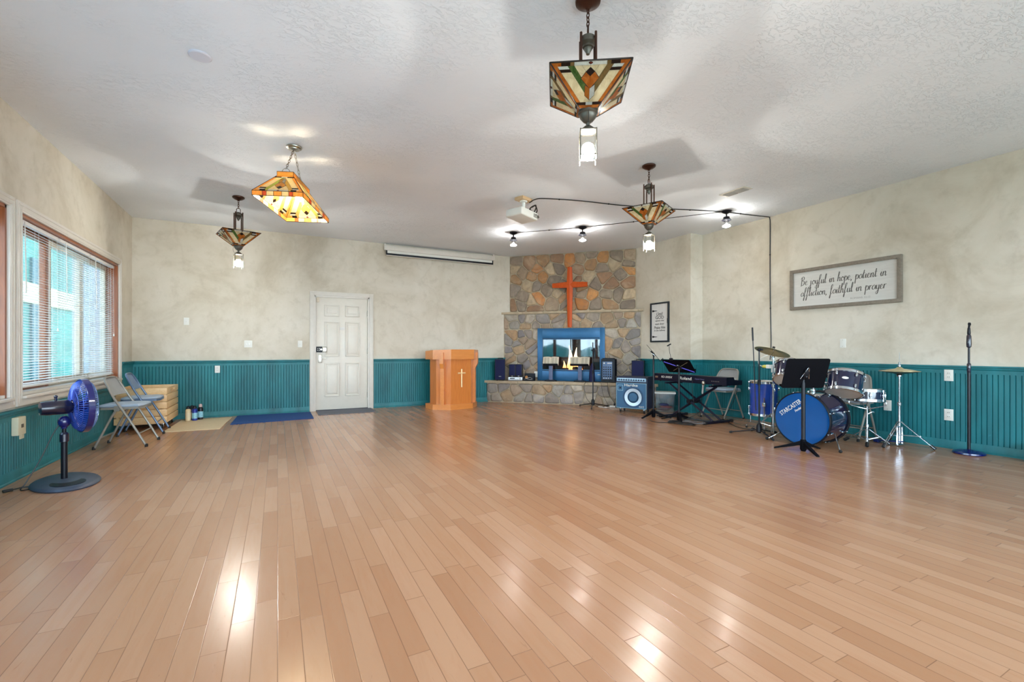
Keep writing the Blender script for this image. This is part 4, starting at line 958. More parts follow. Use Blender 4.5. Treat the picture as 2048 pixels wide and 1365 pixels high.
t = drum('floor_tom', 'bright blue floor tom on chrome legs behind the boom microphone stand', (5.77, 3.86, .435), (0, 0, 1), .335, .44, SHELLB, HEADM, HEADG, 6, CHR)
for a in (R_(150), R_(270), R_(35)):
    b = MB(); q = .19; b.use(CHR).tube([(q * cos(a), q * sin(a), .02), (q * cos(a), q * sin(a), -.34), ((q + .06) * cos(a), (q + .06) * sin(a), -.39), ((q + .06) * cos(a), (q + .06) * sin(a), -.425)], .006, 8); b.box((.178 * cos(a), .178 * sin(a), -.07), (.035, .035, .05), bev=.006)
    l = b.build('leg', parent=t); MB().sphere(((q + .06) * cos(a), (q + .06) * sin(a), -.418), .016, 10).build('rubber_foot', RUB, l)
SN = (6.01, 2.79, .560)
drum('snare_drum', 'black snare drum on a chrome stand between rack tom and folding chair', SN, (.05, .02, 1), .345, .125, SHELL, HEADM, HEADG, 8, CHR)
def braced_leg(parent, hub_hi, hub_lo, a, L, zf=.014):
    b = MB().use(CHR); f = (hub_lo[0] + L * cos(a), hub_lo[1] + L * sin(a), zf); h = (hub_hi[0] + .018 * cos(a), hub_hi[1] + .018 * sin(a), hub_hi[2])
    n = Vector((-sin(a), cos(a), 0)) * .010
    for s_ in (-1, 1): b.tube([Vector(h) + n * s_, Vector(f) + n * s_], .005, 6)
    mid = Vector(h).lerp(Vector(f), .55)
    for s_ in (-1, 1): b.tube([Vector((hub_lo[0], hub_lo[1], hub_lo[2])) + n * s_ * .8, mid + n * s_ * .8], .004, 6)
    b.box(tuple(mid), (.016, .03, .016), bev=.003)
    l = b.build('leg', parent=parent); d = (Vector(f) - Vector(h)).normalized()
    MB().tube([Vector(f) - d * .05, Vector(f) + d * .008], .017, 4).build('rubber_foot', RUB, l)
SX = (6.0, 2.77)
t = thing('snare_stand', 'chrome double braced tripod stand carrying the snare drum', 'drum stand', (*SX, 0))
MB().cyl((0, 0, .03), (0, 0, .43), .011, n=12).lathe([(.013, 0), (.02, .006), (.02, .036), (.013, .042)], (0, 0, .19), 12).build('tube', CHR, t)
for a in (R_(205), R_(95), R_(-40)): braced_leg(t, (0, 0, .17), (0, 0, .05), a, .22)
for a in (R_(35), R_(155), R_(275)):
    cx, cy_ = SN[0] - SX[0], SN[1] - SX[1]; MB().tube([(0, 0, .40), (cx + .10 * cos(a), cy_ + .10 * sin(a), .425), (cx + .188 * cos(a), cy_ + .188 * sin(a), .455), (cx + .192 * cos(a), cy_ + .192 * sin(a), .49)], .006, 8, 3).build('basket_arm', CHR, t)
MB().tube([(.0, 0, .34), (.05, -.03, .37), (.07, -.04, .36)], .006, 6, 3).build('wing_bolt', CHR, t)
# cymbals
def cymbal(b, c, ax, r):
    b.lathe([(.004, .0), (r * .10, .0), (r * .16, -.012), (r * .22, -.018), (r * .6, -.030), (r, -.048), (r, -.0495), (r * .6, -.0315), (r * .22, -.0195), (r * .15, -.0135), (r * .1, -.0015), (.004, -.0015), (.004, 0)], c, 48, ax, cap=False)
CY = (5.60, 3.62)
t = thing('cymbal_stand', 'tall chrome cymbal stand with a tilted crash cymbal', 'cymbal stand', (*CY, 0))
MB().cyl((0, 0, .03), (0, 0, .62), .012, n=12).cyl((0, 0, .62), (0, 0, 1.0), .008, n=12).lathe([(.014, 0), (.021, .006), (.021, .036), (.014, .042)], (0, 0, .60), 12).lathe([(.010, 0), (.017, .006), (.017, .03), (.010, .036)], (0, 0, .945), 12).build('tube', CHR, t)
for a in (R_(-150), R_(-30), R_(90)): braced_leg(t, (0, 0, .27), (0, 0, .10), a, .30)
b = MB(); b.tube([(0, 0, .97), (-.03, .01, 1.0), (.0, .0, 1.045), (.006, -.002, 1.075)], .005, 6, 4); b.box((0, 0, .985), (.024, .03, .03), bev=.005); b.build('tilter', CHR, t)
b = MB(); AX = Vector((.36, -.10, 1)).normalized(); cymbal(b, (0, 0, 1.095), AX, .205); b.build('cymbal', BRASS, t, 50)
MB().cyl((0, 0, 1.085), (.012, -.003, 1.118), .016, n=12).build('felt', RUB, t)
HX = (6.22, 2.555)
t = thing('hi_hat', 'chrome hi-hat stand with two brass cymbals by the green wainscot', 'hi-hat', (*HX, 0))
MB().cyl((0, 0, .045), (0, 0, .46), .012, n=12).cyl((0, 0, .46), (0, 0, .79), .009, n=12).lathe([(.014, 0), (.021, .006), (.021, .036), (.014, .042)], (0, 0, .45), 12).lathe([(.012, 0), (.024, .004), (.026, .02), (.012, .026)], (0, 0, .775), 16).build('tube', CHR, t)
MB().cyl((0, 0, .79), (0, 0, 1.05), .0035, n=8).build('pull_rod', CHR, t)
b = MB(); cymbal(b, (0, 0, .885), (.02, .02, 1), .185); o = b.build('top_cymbal', BRASS, t, 50)
b = MB(); cymbal(b, (0, 0, .792), (.02, .02, -1), .185); b.build('bottom_cymbal', mat('dark bronze cymbal', (96, 78, 52), .32, metal=1, var=.15), t, 50)
MB().lathe([(.008, 0), (.016, .004), (.016, .016), (.008, .022)], (0, 0, .888), 12).cyl((0, 0, .91), (0, 0, .94), .010, n=10).build('clutch', CHR, t)
for a in (R_(-80), R_(176), R_(40)): braced_leg(t, (0, 0, .27), (0, 0, .12), a, .30)
b = MB().use(CHR); b.tube([(-.055, .0, .215), (-.055, 0, .025), (-.055, -.01, .012)], .009, 4); b.tube([(.055, .0, .215), (.055, 0, .025), (.055, -.01, .012)], .009, 4); b.box((0, 0, .215), (.13, .02, .014), bev=.004); b.box((0, 0, .012), (.13, .03, .012), bev=.004); b.cyl((0, 0, .03), (0, 0, .22), .004, n=6); b.build('pedal_frame', parent=t)
b = MB(); b.box((.02, .10, .035), (.075, .26, .010), rot=(R_(-5), 0, 0), bev=.004); b.box((.02, .22, .018), (.08, .05, .03), bev=.006); b.build('foot_board', mat('blue steel pedal', (34, 54, 130), .3, metal=.6), t)

# ------------------------------------------------------------------ lectern
LW = wood('honey veneer', (196, 112, 46), (216, 134, 62), .32, (9, 9, 1), .5)
LW2 = wood('honey veneer edge', (206, 126, 58), (222, 146, 76), .3, (1, 9, 9), .5)
t = thing('lectern', 'honey coloured wooden lectern with brass cross beside the stone hearth', 'lectern', (2.975, 7.76, 0), 9)
FX = .233
def plan(f, c, dp): # front face half width f, chamfer offsets c=(out,back), depth dp
    return [(-f, 0), (f, 0), (f + c[0], c[1]), (f + c[0], dp), (-f - c[0], dp), (-f - c[0], c[1])]
MB().prism(plan(FX, (.235, .235), .53), 0, .095).build('plinth', LW2, t, 20)
MB().prism([(x * .94, y * .97 + .025) for x, y in plan(FX - .01, (.205, .205), .46)], .095, .92).build('body', LW, t, 20)
b = MB(); P = plan(FX + .005, (.24, .24), .54); T_ = [(x, y - .03) for x, y in P]
z0s = [.905] * 6; z1s = [1.085, 1.085, 1.075, 1.055, 1.055, 1.075]
A = [b._v((x, y, .905)) for x, y in T_]; B = [b._v((x, y, z)) for (x, y), z in zip(T_, z1s)]
for i in range(6): b._f([A[i], A[(i + 1) % 6], B[(i + 1) % 6], B[i]], False)
b._f(A[::-1], False); b._f(B, False); b.build('reading_top', LW2, t, 20)
for s_ in (-1, 1):      # bracket fins on the chamfered faces
    b = MB(); c0 = Vector((s_ * (FX + .105), .112, 0)); n = Vector((s_ * .7071, -.7071, 0)); side = Vector((.7071 , s_ * .7071, 0))
    prof = [(0, .095), (.05, .095), (.05, .74), (.095, .83), (.095, 1.03), (0, 1.03)]; A = []; B = []
    for o_, z in prof:
        p = c0 + n * (o_ - .03); A.append(b._v((p.x - side.x * .035, p.y - side.y * .035, z))); B.append(b._v((p.x + side.x * .035, p.y + side.y * .035, z)))
    for i in range(6): b._f([A[i], A[(i + 1) % 6], B[(i + 1) % 6], B[i]], False)
    b._f(A[::-1], False); b._f(B, False); b.build('bracket', LW2, t, 20)
b = MB(); 
for a, c in (((0, .73), (0, .40)), ((-.075, .655), (.075, .655))):
    b.tube([(a[0], .006, a[1]), (c[0], .006, c[1])], .014, 4)
tag(b.build('cross_emblem', mat('pale brass', (244, 214, 162), .3, metal=.3, var=.03), t), 'thin brass cross')

# ------------------------------------------------------------------ left side of the room
PINE = wood('pale pine', (214, 172, 118), (232, 200, 152), .5, (9, 1, 12), .1)
t = thing('wooden_crate', 'slatted pine crate on casters in the corner behind the folding chairs', 'crate', (-1.625, 8.075, 0), 0)
x0, x1, y0, y1 = -.282, .282, -.385, .385
for i in range(5):
    z = .085 + .097 * i + .0435
    for y in (y0, y1):
        MB().box((0, y, z), (x1 - x0, .018, .085), bev=.002).build('slat', PINE, t)
    for x in (x0 + .009, x1 - .009):
        if i == 4 and x > 0:
            b = MB(); b.box((x, -.24, z), (.018, .255, .085), bev=.002); b.box((x, .24, z), (.018, .255, .085), bev=.002); b.box((x, 0, z + .030), (.018, .23, .026), bev=.002); b.box((x, 0, z - .028), (.018, .23, .03), bev=.002); tag(b.build('slat', PINE, t), 'top slat with cut-out hand hold')
        else: MB().box((x, 0, z), (.018, y1 - y0 - .018, .085), bev=.002).build('slat', PINE, t)
b = MB()
for x in (x0 + .035, x1 - .035):
    for y in (y0 + .028, y1 - .028): b.box((x, y, .325), (.034, .036, .47), bev=.003)
b.build('corner_post', PINE, t)
MB().box((0, 0, .08), (x1 - x0 - .04, y1 - y0 - .02, .014)).build('bottom_board', PINE, t)
for x in (-1, 1):
    for y in (-1, 1): caster(x * .22, y * .32, .026, t)
b = MB(); b.box((-.05, y0 - .011, .33), (.10, .004, .05), bev=.001); tag(b.build('name_plate', STEEL, t), 'grey metal plate')
# spray bottles
def bottle(label, x, y, body, capm, lab, h=.20, r=.036):
    t = thing('spray_can', label, 'can', (x, y, .0085), 0, 'spray cans on the tan mat')
    MB().lathe([(r - .003, 0), (r, .004), (r, h * .80), (r * .62, h * .88), (r * .5, h * .90)], n=20).build('can_body', body, t)
    b = MB(); b.lathe([(r * .6, h * .885), (r * .66, h * .90), (r * .6, h * 1.06), (r * .3, h * 1.1), (0, h * 1.1)], n=16); b.build('cap', capm, t)
    MB().lathe([(r + .0006, h * .15), (r + .0008, h * .18), (r + .0008, h * .55), (r + .0006, h * .58)], n=20, cap=False).build('label_band', lab, t)
cW = mat('ivory can', (214, 196, 158), .35, metal=.1); cB = mat('blue can', (36, 54, 150), .3, metal=.2); cK = mat('black can', (24, 24, 30), .3); cL = mat('light blue label', (140, 196, 216), .4, var=.3, scale=60); cY = mat('yellow label', (214, 150, 66), .4, var=.4, scale=60); cR = mat('cream label', (222, 208, 176), .4, var=.1)
bottle('ivory spray can, leftmost on the tan mat by the crate', -1.200, 8.35, cW, BLK, cR)
bottle('spray can with orange label squeezed behind the ivory and blue cans', -1.162, 8.43, cK, BLK, cY)
bottle('blue spray can at the front of the cluster on the tan mat', -1.118, 8.345, cB, BLK, cL)
bottle('spray can with pale cap, rightmost of the cluster on the tan mat', -1.055, 8.43, cK, mat('pale pink cap', (200, 176, 176), .4), cL, .215)
# mats
def mat_slab(name, label, poly, th, m, cat='mat', edge=None):
    t = MB().prism(poly, .0005, th).build(name, m, sharp=20); return tag(t, label, cat)
mat_slab('floor_mat', 'tan floor mat with spray cans standing on it', [(-1.33, 7.36), (-.70, 7.33), (-.64, 8.50), (-1.30, 8.46)], .008, mat('tan vinyl mat', (210, 188, 152), .55, var=.05))
mat_slab('door_mat', 'dark blue carpet mat left of the grey mat', [(-.605, 7.66), (.505, 7.76), (.500, 8.57), (-.575, 8.60)], .010, mat('blue carpet', (24, 66, 124), .95, var=.4, scale=90, bump=.8, bscale=300))
mat_slab('door_mat', 'grey carpet mat in front of the white door', [(.60, 8.10), (1.51, 8.09), (1.53, 8.64), (.60, 8.64)], .010, mat('grey carpet', (104, 106, 114), .95, var=.3, scale=90, bump=.8, bscale=300))
# pedestal fan
FA = Vector((.86, .51, 0)).normalized()
t = thing('pedestal_fan', 'dark blue pedestal fan on an oblong base under the window', 'fan', (-1.54, 4.95, 0))
b = MB(); EB = Matrix.Translation((.02, -.03, 0)) @ Matrix.Rotation(R_(112), 4, 'Z'); b.M = EB
def ell(a, c, k=40): return [(a * cos(2 * pi * i / k), c * sin(2 * pi * i / k)) for i in range(k)]
rr = []
for (a, c, z) in ((.325, .205, 0), (.33, .21, .010), (.322, .202, .020), (.30, .185, .028), (.06, .05, .036)): rr.append([b._v((x, y, z)) for x, y in ell(a, c)])
for A, B in zip(rr, rr[1:]):
    for i in range(40): b._f([A[i], A[(i + 1) % 40], B[(i + 1) % 40], B[i]])
b._f(rr[0][::-1]); b._f(rr[-1]); bs = b.build('base', mat('slate plastic', (56, 66, 84), .4, var=.08), t, 50)
b = MB(); b.M = EB; b.prism([(x - .135, y) for x, y in ell(.125, .105)], .024, .0335); b.build('base_inlay', BLK, bs)
MB().cyl((0, 0, .02), (0, 0, .36), .021, n=18).build('pole', BLK, t)
MB().cyl((0, 0, .36), (0, 0, .47), .014, n=14).build('inner_pole', BLK, t)
MB().lathe([(.022, .33), (.029, .335), (.029, .395), (.018, .41)], n=18).build('height_collar', NAVYK, t)
MB().sphere((0, 0, .495), .042, 16, (1, 1, 1.15)).lathe([(.018, .44), (.026, .47), (.03, .5)], n=14).build('neck', NAVY, t)
hc = Vector((0, 0, .615)); cc = hc + FA * .115
b = MB(); b.lathe([(.02, -.145), (.052, -.14), (.058, -.10), (.058, .02), (.045, .045), (.02, .05)], tuple(hc), 24, tuple(FA)); b.cyl(tuple(hc - FA * .05 + Vector((0, 0, .05))), tuple(hc - FA * .05 + Vector((0, 0, .085))), .009, n=10); b.sphere(tuple(hc - FA * .05 + Vector((0, 0, .088))), .013, 10); b.build('motor_housing', NAVYK, t)
def cage(b, front):
    u = FA.cross(Vector((0, 0, 1))).normalized(); v = Vector((0, 0, 1)); s_ = 1 if front else -1; R0 = .215
    for rr_, o_ in ((R0, 0), (R0 * .88, .045), (R0 * .62, .062), (R0 * .34, .066)):
        b.tube([cc + FA * (s_ * o_) + (u * cos(q) + v * sin(q)) * rr_ for q in [2 * pi * i / 40 for i in range(40)]], .0022, 5, closed=True)
    for i in range(64):
        q = 2 * pi * i / 64; d = u * cos(q) + v * sin(q)
        b.tube([cc + d * R0, cc + FA * s_ * .045 + d * R0 * .88, cc + FA * s_ * .062 + d * R0 * .62, cc + FA * s_ * .068 + d * .055], .0021, 4, 3)
b = MB(); cage(b, False); b.build('rear_grille', mat('blue wire', (58, 84, 176), .25, metal=.2, coat=.4), t, 60)
b = MB(); cage(b, True); b.build('front_grille', mat('pale blue wire', (120, 150, 205), .3, metal=.4), t, 60)
MB().lathe([(.216, -.022), (.222, -.02), (.222, .02), (.216, .022), (.213, 0), (.216, -.022)], tuple(cc), 48, tuple(FA), cap=False).build('grille_rim', NAVY, t)
MB().lathe([(.0, .074), (.05, .072), (.058, .066), (.05, .06)], tuple(cc), 20, tuple(FA)).build('badge', NAVYK, t)
MB().lathe([(0, .045), (.02, .045), (.045, .03), (.05, -.03), (.02, -.04)], tuple(cc), 20, tuple(FA)).build('hub', NAVY, t)
FBL = mat('blue fan blade', (26, 70, 168), .2, var=.08, coat=.4)
u_ = FA.cross(Vector((0, 0, 1))).normalized(); v_ = Vector((0, 0, 1))
for k in range(3):
    b = MB(); q0 = 2 * pi * k / 3 + .5; A = []; B = []
    for i in range(9):
        f = i / 8; row = []
        for j in range(5):
            g = j / 4; q = q0 + (g - .2) * 1.75 * (1 - .15 * f); r_ = .04 + .155 * (f if j not in (0, 4) else f * .9); z = (g - .5) * .055
            row.append(cc + (u_ * cos(q) + v_ * sin(q)) * r_ + FA * z)
        A.append([b._v(p) for p in row]); B.append([b._v(p + FA * .003) for p in row])
    for i in range(8):
        for j in range(4): b._f([A[i][j], A[i][j + 1], A[i + 1][j + 1], A[i + 1][j]]); b._f([B[i][j + 1], B[i][j], B[i + 1][j], B[i + 1][j + 1]])
    for j in range(4): b._f([A[8][j], A[8][j + 1], B[8][j + 1], B[8][j]]); b._f([A[0][j + 1], A[0][j], B[0][j], B[0][j + 1]])
    for i in range(8): b._f([A[i + 1][0], A[i][0], B[i][0], B[i + 1][0]]); b._f([A[i][4], A[i + 1][4], B[i + 1][4], B[i][4]])
    b.build('blade', FBL, t, 60)
MB().tube([(-.02, -.02, .48), (-.06, -.03, .40), (-.12, -.06, .22), (-.19, -.10, .05), (-.21, -.13, .006), (-.16, -.13, .006), (-.08, .10, .006), (-.005, .05, .03)], .0042, 6, 6).build('power_cord', CABLE, t)
t = thing('power_plug', 'black plug and cord end lying at the baseboard by the fan base', 'plug', (-1.80, 4.84, 0), 20)
b = MB(); b.tube([(-.05, -.03, .012), (.0, -.01, .012)], .011, 8); b.tube([(0, -.01, .012), (.06, .03, .01), (.12, .02, .006), (.2, .05, .006)], .0045, 6, 5); b.build('plug', CABLE, t)
# boxes on the left wall under the window
IV = mat('ivory box', (206, 200, 172), .45, var=.03)
t = thing('adapter_box', 'ivory wall box on the green wainscot left of the fan, upper of two', 'wall box', (XL + .015, 5.215, .45), 90)
MB().box((0, -.022, 0), (.13, .044, .15), bev=.008).build('housing', IV, t); MB().box((.0, -.045, .0), (.04, .003, .03), bev=.001).build('button', PEWT, t)
plate('ivory outlet plate on the green wainscot below the ivory wall box', (XL + .014, 5.318, .385), 90, m=IV)

# ------------------------------------------------------------------ wall plates of the back and right walls
plate('white light switch on the plaster left of the white door, higher and nearer the corner', (-1.268, YB, 1.526), 0, kind='switch', name='light_switch', cat='switch', group='light switches')
plate('white wide jack plate on the plaster above the rail, left of the door', (-.43, YB, 1.175), 0, .115, .115, 'double', 'jack_plate', 'plate')
plate('white light switch right beside the door casing', (.345, YB, 1.18), 0, kind='switch', name='light_switch', cat='switch', group='light switches')
plate('white outlet on the green wainscot of the back wall', (-.858, YB - .014, .767), 0)
plate('white blank plate on the plaster above the rack tom', (XR, 3.295, 1.165), -90, kind='blank', name='blank_plate', cat='plate')
plate('white outlet on the right wall wainscot, upper one near the straight microphone stand', (XR - .014, 2.238, .80), -90, .078, .125)
plate('white outlet on the right wall wainscot, lower one near the straight microphone stand', (XR - .014, 2.238, .367), -90, .078, .125)
plate('white blank plate low on the wainscot behind the hi-hat stand', (XR - .014, 2.80, .41), -90, .078, .125, 'blank', 'blank_plate', 'plate')
plate('white outlet with adapters behind the crash cymbal stand', (XR - .014, 4.22, .80), -90)
t = thing('wall_adapter', 'white adapters with a yellow plug in the outlet behind the cymbal stand', 'adapter', (XR - .021, 4.24, .83), -90)
b = MB(); b.box((-.03, -.035, 0), (.05, .055, .055), bev=.006); b.build('body', PLAS, t); b = MB(); b.lathe([(.020, 0), (.026, .02), (.02, .05), (.01, .06)], (-.055, -.05, 0), 14, (-1, -.2, 0)); b.build('plug', mat('yellow plug', (214, 200, 90), .4), t)
MB().tube([(-.11, -.06, 0), (-.16, -.07, .03), (-.15, -.08, .10), (-.08, -.06, .15), (-.03, -.02, .18), (-.02, -.006, .22)], .006, 6, 6).build('cord', PLAS, t)

# ------------------------------------------------------------------ wall signs
GW = wood('weathered grey frame wood', (112, 102, 90), (142, 132, 118), .7, (12, 1, 12), 0)
SIGNB = wood('whitewashed board', (196, 194, 188), (214, 212, 206), .7, (1, 1, 22), 0)
INKG = mat('grey brown ink', (84, 80, 76), .8)
GLY = {  # one stroke script: lists of polylines in em units (x right, y up, baseline 0, x height .45)
 'a': (.42, [[(.36, .38), (.22, .45), (.06, .3), (.05, .1), (.18, .0), (.32, .14), (.36, .42), (.35, .1), (.44, .03)]]),
 'b': (.4, [[(.05, .5), (.16, .9), (.1, 1), (.05, .7), (.06, .05), (.2, 0), (.33, .15), (.3, .35), (.12, .4)]]),
 'c': (.34, [[(.28, .36), (.2, .45), (.06, .3), (.05, .1), (.16, 0), (.34, .1)]]),
 'e': (.36, [[(.05, .2), (.22, .28), (.26, .4), (.16, .46), (.05, .3), (.06, .08), (.18, 0), (.36, .1)]]),
 'f': (.34, [[(.02, .1), (.14, .4), (.3, .9), (.25, 1.02), (.14, .85), (.10, .3), (.06, -.35), (.0, -.5), (-.03, -.38), (.06, -.1), (.34, .1)]]),
 'h': (.44, [[(.02, .2), (.18, .7), (.22, .98), (.14, 1), (.09, .6), (.05, 0), (.09, .25), (.22, .44), (.3, .35), (.3, .05), (.36, 0), (.44, .08)]]),
 'i': (.24, [[(.0, .15), (.1, .44), (.08, .1), (.14, 0), (.24, .1)], [(.13, .62), (.14, .65)]]),
 'j': (.28, [[(.1, .44), (.1, -.2), (.02, -.48), (-.12, -.4), (-.06, -.2), (.26, .1)], [(.12, .62), (.13, .65)]]),
 'l': (.26, [[(.0, .1), (.14, .5), (.2, .92), (.14, 1), (.08, .7), (.08, .1), (.14, 0), (.26, .1)]]),
 'n': (.46, [[(.0, .2), (.07, .44), (.05, 0), (.1, .28), (.24, .45), (.31, .35), (.3, .06), (.36, 0), (.46, .1)]]),
 'o': (.4, [[(.2, .45), (.05, .3), (.06, .08), (.2, 0), (.34, .15), (.33, .36), (.2, .45), (.28, .34), (.42, .36)]]),
 'p': (.42, [[(.0, .2), (.08, .5), (.06, .0), (.03, -.48), (.06, .2), (.2, .45), (.34, .34), (.33, .1), (.2, 0), (.08, .08)]]),
 'r': (.32, [[(.0, .15), (.08, .46), (.05, 0), (.09, .26), (.2, .44), (.3, .42)]]),
 't': (.28, [[(.0, .12), (.14, .6), (.15, .85), (.09, .4), (.09, .08), (.15, 0), (.28, .1)], [(.0, .52), (.26, .56)]]),
 'u': (.46, [[(.0, .15), (.08, .44), (.06, .12), (.14, 0), (.26, .1), (.33, .44), (.32, .1), (.38, 0), (.46, .1)]]),
 'y': (.44, [[(.0, .15), (.08, .44), (.07, .14), (.15, .02), (.28, .14), (.33, .44), (.3, -.1), (.2, -.46), (.06, -.45), (.08, -.28), (.44, .1)]]),
 'B': (.6, [[(.12, .95), (.1, .0), (.02, -.08)], [(-.04, .72), (.14, .98), (.38, .95), (.4, .68), (.14, .52), (.42, .46), (.46, .16), (.24, -.02), (.06, .08)]]),
 ',': (.2, [[(.08, .04), (.09, 0), (.04, -.14)]]), ' ': (.34, []), 'm': (.6, [])}
def script(line, x0, x1, z, em, b, r):
    wd = sum(GLY[c][0] for c in line); k = (x1 - x0) / wd; x = x0
    for c in line:
        a, st = GLY[c]
        for s_ in st:
            P = [(x + (px + .12 * py) * k, 0, z + py * em) for px, py in s_]; P = spline([Vector(p) for p in P], 5)
            # pen thickens on the down strokes
            A = []; n = len(P)
            rad = [r * (.55 + .65 * max(0, (P[max(i - 1, 0)].z - P[min(i + 1, n - 1)].z)) / max(1e-6, (P[min(i + 1, n - 1)] - P[max(i - 1, 0)]).length)) for i in range(n)]
            old = b.M; b.M = old @ Matrix.Diagonal((1, .25, 1, 1)); b.tube(P, rad, 6); b.M = old
        x += a * k
t = thing('scripture_sign', 'long grey framed white board with script verse on the right wall', 'sign', (XR, 3.31, 1.925), -90)
SW, SH = 1.31, .565
b = MB()
for z in (-1, 1): b.box((0, -.021, z * (SH / 2 - .022)), (SW, .042, .044), bev=.003)
for x in (-1, 1): b.box((x * (SW / 2 - .022), -.021, 0), (.044, .042, SH - .088), bev=.003)
b.build('frame', GW, t)
MB().box((0, -.008, 0), (SW - .08, .016, SH - .08)).build('board', SIGNB, t)
b = MB(); b.M = Matrix.Translation((0, -.0165, 0)); script('Be joyful in hope, patient in', -.515, .50, .055, .118, b, .0042); script('affliction, faithful in prayer', -.515, .495, -.10, .118, b, .0042); b.build('lettering', INKG, t, 0, recalc=False)
text('ROMANS 12:12', mat('faint ink', (150, 148, 144), .8), .22, t, (.22, -.0162, -.185), height=.022)
t = thing('framed_sign', 'narrow black framed sign about God and doors, right of the fireplace', 'sign', (XS, 6.195, 1.585), -90)
SW, SH = .455, .73
b = MB()
for z in (-1, 1): b.box((0, -.015, z * (SH / 2 - .014)), (SW, .03, .028), bev=.003)
for x in (-1, 1): b.box((x * (SW / 2 - .014), -.015, 0), (.028, .03, SH - .056), bev=.003)
b.build('frame', mat('black blue frame', (20, 30, 40), .4), t)
MB().box((0, -.007, 0), (SW - .05, .012, SH - .05)).build('board', wood('whitewashed planks', (206, 204, 200), (220, 218, 214), .7, (14, 1, 1), 0), t)
b = MB()
for z in (.215, -.265):
    b.box((-.165, -.015, z), (.03, .004, .035)); b.prism([(-.17, z - .012), (-.06, z - .003), (-.055, z), (-.06, z + .003), (-.17, z + .012)], .013, .017, Matrix.Rotation(pi / 2, 4, 'X'))
b.box((.188, -.016, .02), (.012, .006, .09), bev=.002); b.build('strap_hinge', BLK, t)
DKI = mat('charcoal ink', (62, 60, 60), .8)
for s_, z, wd, h_, sh in (('Until', .155, .15, .062, .25), ('GOD', .090, .205, .058, 0), ('opens the', .028, .21, .040, .2), ('next door', -.028, .22, .038, .1), ('Praise Him', -.095, .27, .052, .15), ('in the hallway', -.152, .27, .038, .1)):
    text(s_, DKI, wd, t, (.0, -.0135, z), shear=sh, height=h_, bold=.008)

# ------------------------------------------------------------------ projection screen, ceiling things
t = thing('projection_screen', 'white rolled up projection screen hung high on the back wall', 'screen', (2.89, YB - .065, 3.0), 0)
MB().box((0, 0, -.02), (2.26, .085, .095), bev=.012).build('housing', WHT, t)
MB().box((.0, -.01, -.095), (2.17, .004, .07)).build('screen_fabric', PLAS, t)
b = MB(); b.box((0, -.014, -.135), (2.19, .012, .036), bev=.003); 
for x in (-1, 1): b.box((x * 1.085, -.014, -.10), (.022, .008, .075))
b.build('black_border', BLK, t)
MB().cyl((-1.095, -.012, -.158), (1.095, -.012, -.158), .008, n=10).build('bottom_bar', WHT, t)
b = MB()
for x in (-1.11, 1.11): b.box((x, .03, .04), (.03, .07, .05), bev=.003)
b.build('wall_bracket', WHT, t)
t = thing('ceiling_projector', 'white projector hanging from a wood block on the ceiling', 'projector', (2.87, 5.24, H), 22)
MB().box((0, .0, -.02), (.20, .14, .04), bev=.003).build('mount_block', wood('raw pine', (196, 160, 118), (212, 180, 140), .6), t)
b = MB(); b.lathe([(.05, -.04), (.05, -.055), (.022, -.06), (.022, -.16), (.05, -.165), (.05, -.175)], n=20); b.box((0, 0, -.18), (.16, .12, .012), bev=.004); b.build('mount', PLAS, t)
b = MB(); b.M = Matrix.Rotation(R_(4), 4, 'Y'); b.box((-.04, -.02, -.245), (.34, .27, .10), bev=.022, seg=3); pj = b.build('case', PLAS, t)
b = MB(); b.M = Matrix.Rotation(R_(4), 4, 'Y'); b.cyl((-.12, .105, -.245), (-.12, .13, -.245), .036, n=24); pl_ = b.build('lens', BLK, t)
b = MB(); b.M = Matrix.Rotation(R_(4), 4, 'Y')
for i in range(6): b.box((.04 + i * .018, -.156, -.245), (.008, .003, .05))
b.build('vent_slot', PEWT, t)
b = MB(); b.tube([(.12, -.05, -.10), (.18, -.06, -.06), (.24, -.02, -.08), (.22, .02, -.16), (.14, .0, -.19), (.10, -.03, -.12), (.17, -.06, -.07), (.25, -.03, -.12), (.19, .0, -.18), (.08, -.04, -.13)], .0085, 6, 6); b.tube([(.08, -.04, -.13), (.10, -.10, -.20), (.06, -.16, -.235)], .007, 6, 5); b.tube([(.20, .0, -.17), (.22, -.08, -.22), (.11, -.155, -.24)], .007, 6, 5); b.build('cable_loop', CABLE, t)
zc = H - .008
def ceil_cable(name, label, pts, r, clips):
    t = thing(name, label, 'cable'); MB().tube(pts, r, 6, 6).build('cord', CABLE, t); b = MB()
    for p in clips: b.box(p, (.016, .016, .016), bev=.003)
    b.build('cable_clip', BLK, t)
ceil_cable('ceiling_cable', 'thick black cable stapled across the ceiling from projector to right wall and down it', [(2.94, 5.21, H - .06), (3.0, 5.16, H - .02), (3.12, 5.10, zc), (3.6, 4.96, zc), (4.2, 4.86, zc), (4.9, 4.67, zc), (5.62, 4.44, zc), (6.2, 4.34, zc), (6.50, 4.285, zc), (6.535, 4.278, H - .03), (XR - .008, 4.276, 2.9), (XR - .008, 4.278, 2.2), (XR - .008, 4.27, 1.6), (XR - .008, 4.262, 1.18), (XR - .05, 4.25, .93)], .007, [(3.3, 5.045, zc), (4.0, 4.895, zc), (5.2, 4.58, zc), (6.0, 4.37, zc), (XR - .009, 4.278, 2.5), (XR - .009, 4.272, 1.7)])
ceil_cable('ceiling_cable', 'thin black cord linking the three ceiling spotlights', [(3.60, 6.80, zc), (4.0, 6.42, zc), (4.36, 6.05, zc), (4.8, 5.52, zc), (5.3, 4.92, zc), (5.68, 4.42, zc)], .0045, [(4.0, 6.42, zc), (4.9, 5.4, zc)])
